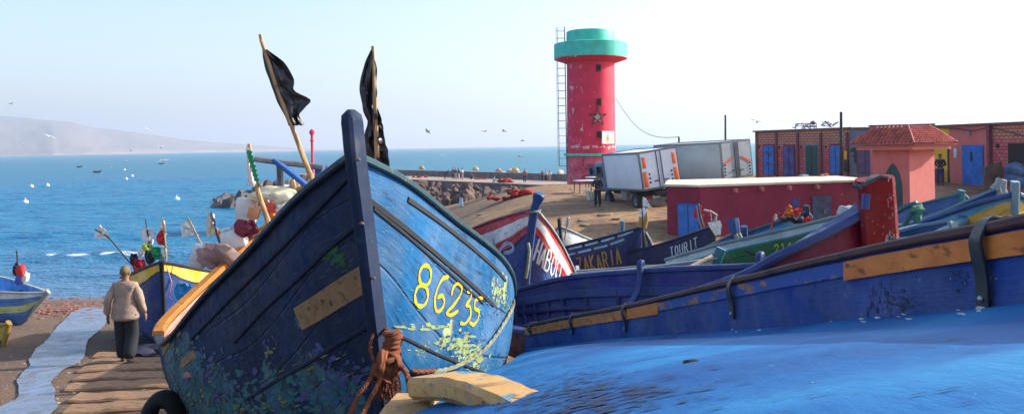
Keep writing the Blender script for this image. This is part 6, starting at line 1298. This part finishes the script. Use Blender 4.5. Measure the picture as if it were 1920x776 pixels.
# things on the slipway behind the big boat
for i, (px, py, r_) in enumerate(((290,638,.30),(262,662,.22),(300,655,.28),(278,652,.2))): mb = MB(); p = ground(px, py+8); mb.blob(p + Vector((0,0,r_*.35)), r_, (1.3,.9,.6), 2, .25, i); solo('dark_bundle', mb, NAV, 'dark net bundle on the slipway under the yellow banded bow', 'bundle', 'dark bundles on the slipway')
SLP = wood('slipway_sleeper', (.18,.095,.05), (.30,.175,.09), (.03,.02,.015), (2,8,8), .8)
for i, Y in enumerate((8.6, 9.5, 10.4, 11.3, 12.2, 13.1, 14.1, 15.2, 16.4, 17.6)):
    mb = MB(); xa, xb = Y*interp(Y, [(9.5,-.572),(13.8,-.545),(17,-.50)]) + random.uniform(0,.25), -Y*.425; P = []
    for k in range(9): x = lerp(xa, xb, k/8); y = Y + .25*k/8*(1 if i % 2 else .4); P.append(Vector((x, y, gn(x, y)+.02+.01*sin(k*2+i))))
    mb.sweep(P, .36, .10); solo('timber_sleeper', mb, SLP, 'brown timber sleeper laid across the slipway beside the wet concrete', 'sleeper', 'sleepers across the slipway')
# ------------------------------------------------------------------ people
DKT = cloth('black_trousers', (.012,.013,.018)); BEI = cloth('beige_jersey', (.34,.235,.18)); CAPM = cloth('brown_cap', (.16,.12,.06))
p = ground(237, 683)
person('man in beige jersey and baggy black trousers walking down the slipway, seen from behind', p, R(6), 1.74, 'walk', BEI, DKT, hat=CAPM, sub=2, wide=1.16, fingers=True, coat=True)
def cl(n, c): return cloth(n, c)
p = ground(1121, 389); person('man in dark clothes standing by the cab of the white box lorry', p, R(160), 1.75, 'hold', cl('black_jacket', (.012,.015,.02)), DKT)
GJ = 'people on the jetty'
def jperson(label, px, o, pose, top, bot, rz, H=1.72, skirt=False): return person(label, on_jetty(px, o, 2.12), rz, H, pose, cl(*top), cl(*bot), group=GJ, skirt=skirt)
K_ = ('black_cloth', (.02,.02,.03)); jperson('person bending forward at the left end of the jetty group', 834, 3.5, 'bend', ('dark_teal_cloth', (.02,.07,.08)), K_, R(-80))
jperson('person in dark clothes, leftmost of the huddled jetty group', 850, 4.5, 'stand', ('dark_blue_cloth', (.02,.03,.12)), K_, R(30)); jperson('person in black standing in the middle of the huddled jetty group', 855, 3.6, 'hold', K_, ('grey_cloth', (.3,.3,.33)), R(200))
jperson('person with dark top and pale shorts in the huddled jetty group', 860, 4.2, 'stand', ('purple_dark_cloth', (.06,.03,.08)), ('pale_cloth', (.6,.55,.55)), R(120)); jperson('person in white top, rightmost of the huddled jetty group', 868, 4.2, 'hold', ('white_shirt', (.7,.68,.75)), ('pink_cloth', (.5,.2,.25)), R(90))
jperson('person sitting low on the jetty right of the huddled group', 884, 5.5, 'sit', ('dark_red_cloth', (.25,.04,.04)), K_, R(180)); jperson('person in pale clothes sitting at the jetty edge mending a red net', 925, 0.8, 'sit', ('pale_blue_shirt', (.35,.45,.52)), ('grey_cloth', (.3,.3,.33)), R(-90))
jperson('lone man in reddish brown top standing on the jetty', 983, 2.6, 'stand', ('reddish_brown_cloth', (.38,.10,.06)), ('dark_blue_cloth', (.02,.03,.12)), R(180), 1.8)
jperson('person in dark skirt sitting on the parapet left of the lighthouse', 1018, 7.2, 'stand', ('mauve_top', (.35,.12,.2)), K_, R(180), 1.5, True); jperson('person in white headscarf among the trio left of the lighthouse', 1024, 7.2, 'stand', ('white_shirt', (.7,.68,.75)), K_, R(170), 1.55); jperson('person in pink trousers, rightmost of the trio left of the lighthouse', 1030, 6.8, 'hold', ('cream_top', (.6,.5,.4)), ('pink_cloth', (.5,.2,.25)), R(190), 1.5)
jperson('tiny figure in red standing alone at the far end of the jetty', 613, 4, 'stand', ('red_top', (.62,.04,.05)), ('grey_cloth', (.3,.3,.33)), R(180), 1.8)
p = ground(865, 388); person('woman in dark top and long pale blue skirt walking on the sand below the rocks', p, R(120), 1.6, 'stand', cl('dark_plum_cloth', (.08,.03,.06)), cl('pale_blue_skirt', (.40,.55,.70)), skirt=True)
p = at(1763, 318, 41.5); person('figure in dark hooded clothes standing before the bright yellow recess wall', Vector((p.x, p.y, 4.6)), R(150), 1.62, 'hold', cl(*K_), cl('dark_blue_cloth', (.02,.03,.12)))
# nets and boxes on jetty and sand
def heap(label, c, r_, mat, n=9, sc=(1.5,.8,.5), name='net_heap', cat='net'):
    mb = MB()
    for i in range(n): mb.blob(c + Vector((random.uniform(-1,1)*r_*sc[0], random.uniform(-1,1)*r_*sc[1], random.uniform(0,.5)*r_)), r_*random.uniform(.45,.7), (1.2,1,.6), 2, .3, i+int(c.x*9)); 
    return solo(name, mb, mat, label, cat)
REDN = plain('red_fishing_net', (.32,.02,.02), .9, .5, 4, 0, .6, .05); heap('big dark red net heap on the jetty left of the lone man', on_jetty(953, 1.6), .75, REDN); heap('low red net spread near the left end of the jetty', on_jetty(787, 4), .45, REDN, 9, (2.6,1,.25)); heap('red net strewn behind the seated person on the jetty', on_jetty(903, 5.5), .3, REDN, 8, (3,1,.3))
heap('bright orange red net heap on the sand below the jetty', ground(980, 366) + Vector((0,0,.0)), .55, plain('orange_red_net', (.36,.018,.010), .9, .4, 4, 0, .6, .05), 10, (1.4,1,.45)); heap('long dark red net trailing across the sand below the jetty', ground(950, 374), .30, REDN, 22, (4.2,2.2,.4))
for px, lb, m_ in ((891,'cream box on the parapet beside the seated person',(.65,.5,.3)),(789,'small orange box on the parapet at the far left',(.65,.35,.12)),(964,'yellow sack on the parapet left of the lone man',(.7,.5,.2))):
    mb = MB(); c = on_jetty(px, 9.0, 3.1); mb.box(c + Vector((0,0,.45)), (.7,.6,.6), None, .08); mb.blob(c + Vector((.4,-.3,.3)), .3, (1,1,.8), 2, .2); solo('fish_box', mb, plain('box_%d' % px, m_), lb, 'box')
mb = MB(); mb.box(ground(895,368)+Vector((0,0,.4)), (.9,.5,.6), Matrix.Rotation(.3, 3, 'X'), .05); solo('blue_crate', mb, BDOOR, 'small blue crate among the boulders below the jetty', 'crate')
for i in range(7):
    mb = MB(); p = ground(random.uniform(1040,1230), random.uniform(392,430)) if i else ground(900, 404); mb.box(p + Vector((0,0,.05)), (random.uniform(.3,.9), .25, .08), Matrix.Rotation(random.uniform(-1,1), 3, 'Z'), .01); solo('driftwood_plank', mb, WOODG, 'bit of driftwood lying on the brown sand', 'driftwood', 'driftwood on the sand')
# ------------------------------------------------------------------ water: dinghies, buoys, gulls
for i, (px, py) in enumerate(((149,316),(182,327),(302,310))):
    y = 7*F/(py-HY-(HX-px)*TH); p = Vector(((px-HX)/F*y, y, 0)); b_ = p + Vector((1.6,-.4,.75)); s_ = p + Vector((-1.5,.5,.6))
    T, h = boat(('small dark dinghy moored farthest left in the bay', 'largest of the dark dinghies moored in the bay', 'small dark dinghy moored nearest the far shore')[i], b_, s_, 1.4, pt('dinghy_paint', [(.25,WHT),(1,(.03,.04,.08))]), .8, 'dinghies moored in the bay', .1, thw=False, blocks=False); T.location.z = 0
WB = plain('white_buoy', (.8,.8,.78), .4, .05)
mbp = MB(); mbp.blob((0,0,.15), .42, (1,1,.8), 2, 0); mbp.tube([(0,0,.4), (0,0,.8)], .05, 6); by = None
for px, py in ((58,351),(88,349),(46,381),(236,337),(247,331),(330,375),(233,319),(160,298),(360,287)):
    y = 7*F/(py-HY-(HX-px)*TH); o = obj('mooring_buoy', mbp, WB) if by is None else by.copy()
    if by is None: by = o
    else: COL.objects.link(o)
    o.location = ((px-HX)/F*y, y, 0); tag(o, 'small white mooring buoy floating in the bay', 'buoy', 'buoys in the bay')
def gull():
    mb = MB(); mb.sm = True
    mb.tube([(0,-.28,.02),(0,-.2,0),(0,0,-.01),(0,.16,.02),(0,.24,.05),(0,.30,.04)], [.015,.05,.075,.06,.045,.012], 8)
    for s_ in (-1, 1):
        mb.sweep([(0,.05,.03),(s_*.25,.10,.13),(s_*.45,.07,.12),(s_*.72,-.04,.04)], .012, [.2,.17,.13,.03], up=(0,1,0))
    return mb
gm = gull(); GM = plain('gull_plumage', (.42,.42,.44), .7, .3, 6); GW = plain('white_gull_plumage', (.8,.8,.8)); g0 = None
for i, (px, py, Y, dk) in enumerate(((803,247,62,1),(910,247,70,1),(944,246,75,1),(980,264,68,1),(236,243+60,80,0),(302,277,75,1),(277,243,80,1),(93,256,60,0),(45,272,70,0),(208,314,70,0),(308,302,65,0),(975,294,70,0),(1419,229,60,1),(20,195,80,1),(830,292,90,0),(245,282,85,0))):
    p = at(px, py, Y); o = obj('seagull', gm, GM) if i == 0 else g0.copy()
    if i == 0: g0 = o
    else: COL.objects.link(o)
    o.location = p; o.scale = (.7,.7,.7); o.rotation_euler = (random.uniform(-.4,.4), random.uniform(-.5,.5), random.uniform(0,6)); tag(o, 'seagull flying with spread wings over the harbour', 'seagull', 'gulls over the harbour')

# stones and weed along the tide line
rnd = random.Random(21); mb = MB()
for i in range(420):
    px = rnd.uniform(20, 300); py = rnd.gauss(577, 9) - (px-150)*.03; p = ground(px, py)
    if p.z < .02: continue
    mb.blob(p, rnd.uniform(.03, .10), (1.3, 1, .6), 1, .2, i)
obj('tide_line_pebbles', mb, plain('reddish_pebbles', (.22,.08,.06), .8, .6, 3), kind='stuff')
mb = MB()
for i in range(260):
    px = rnd.uniform(0, 290); py = rnd.uniform(600, 776); p = ground(px, py); mb.blob(p, rnd.uniform(.008, .03), (1.5, 1, .5), 1, .3, i)
obj('slipway_litter', mb, plain('pale_grit', (.30,.24,.20), .8, .6, 3), kind='stuff')
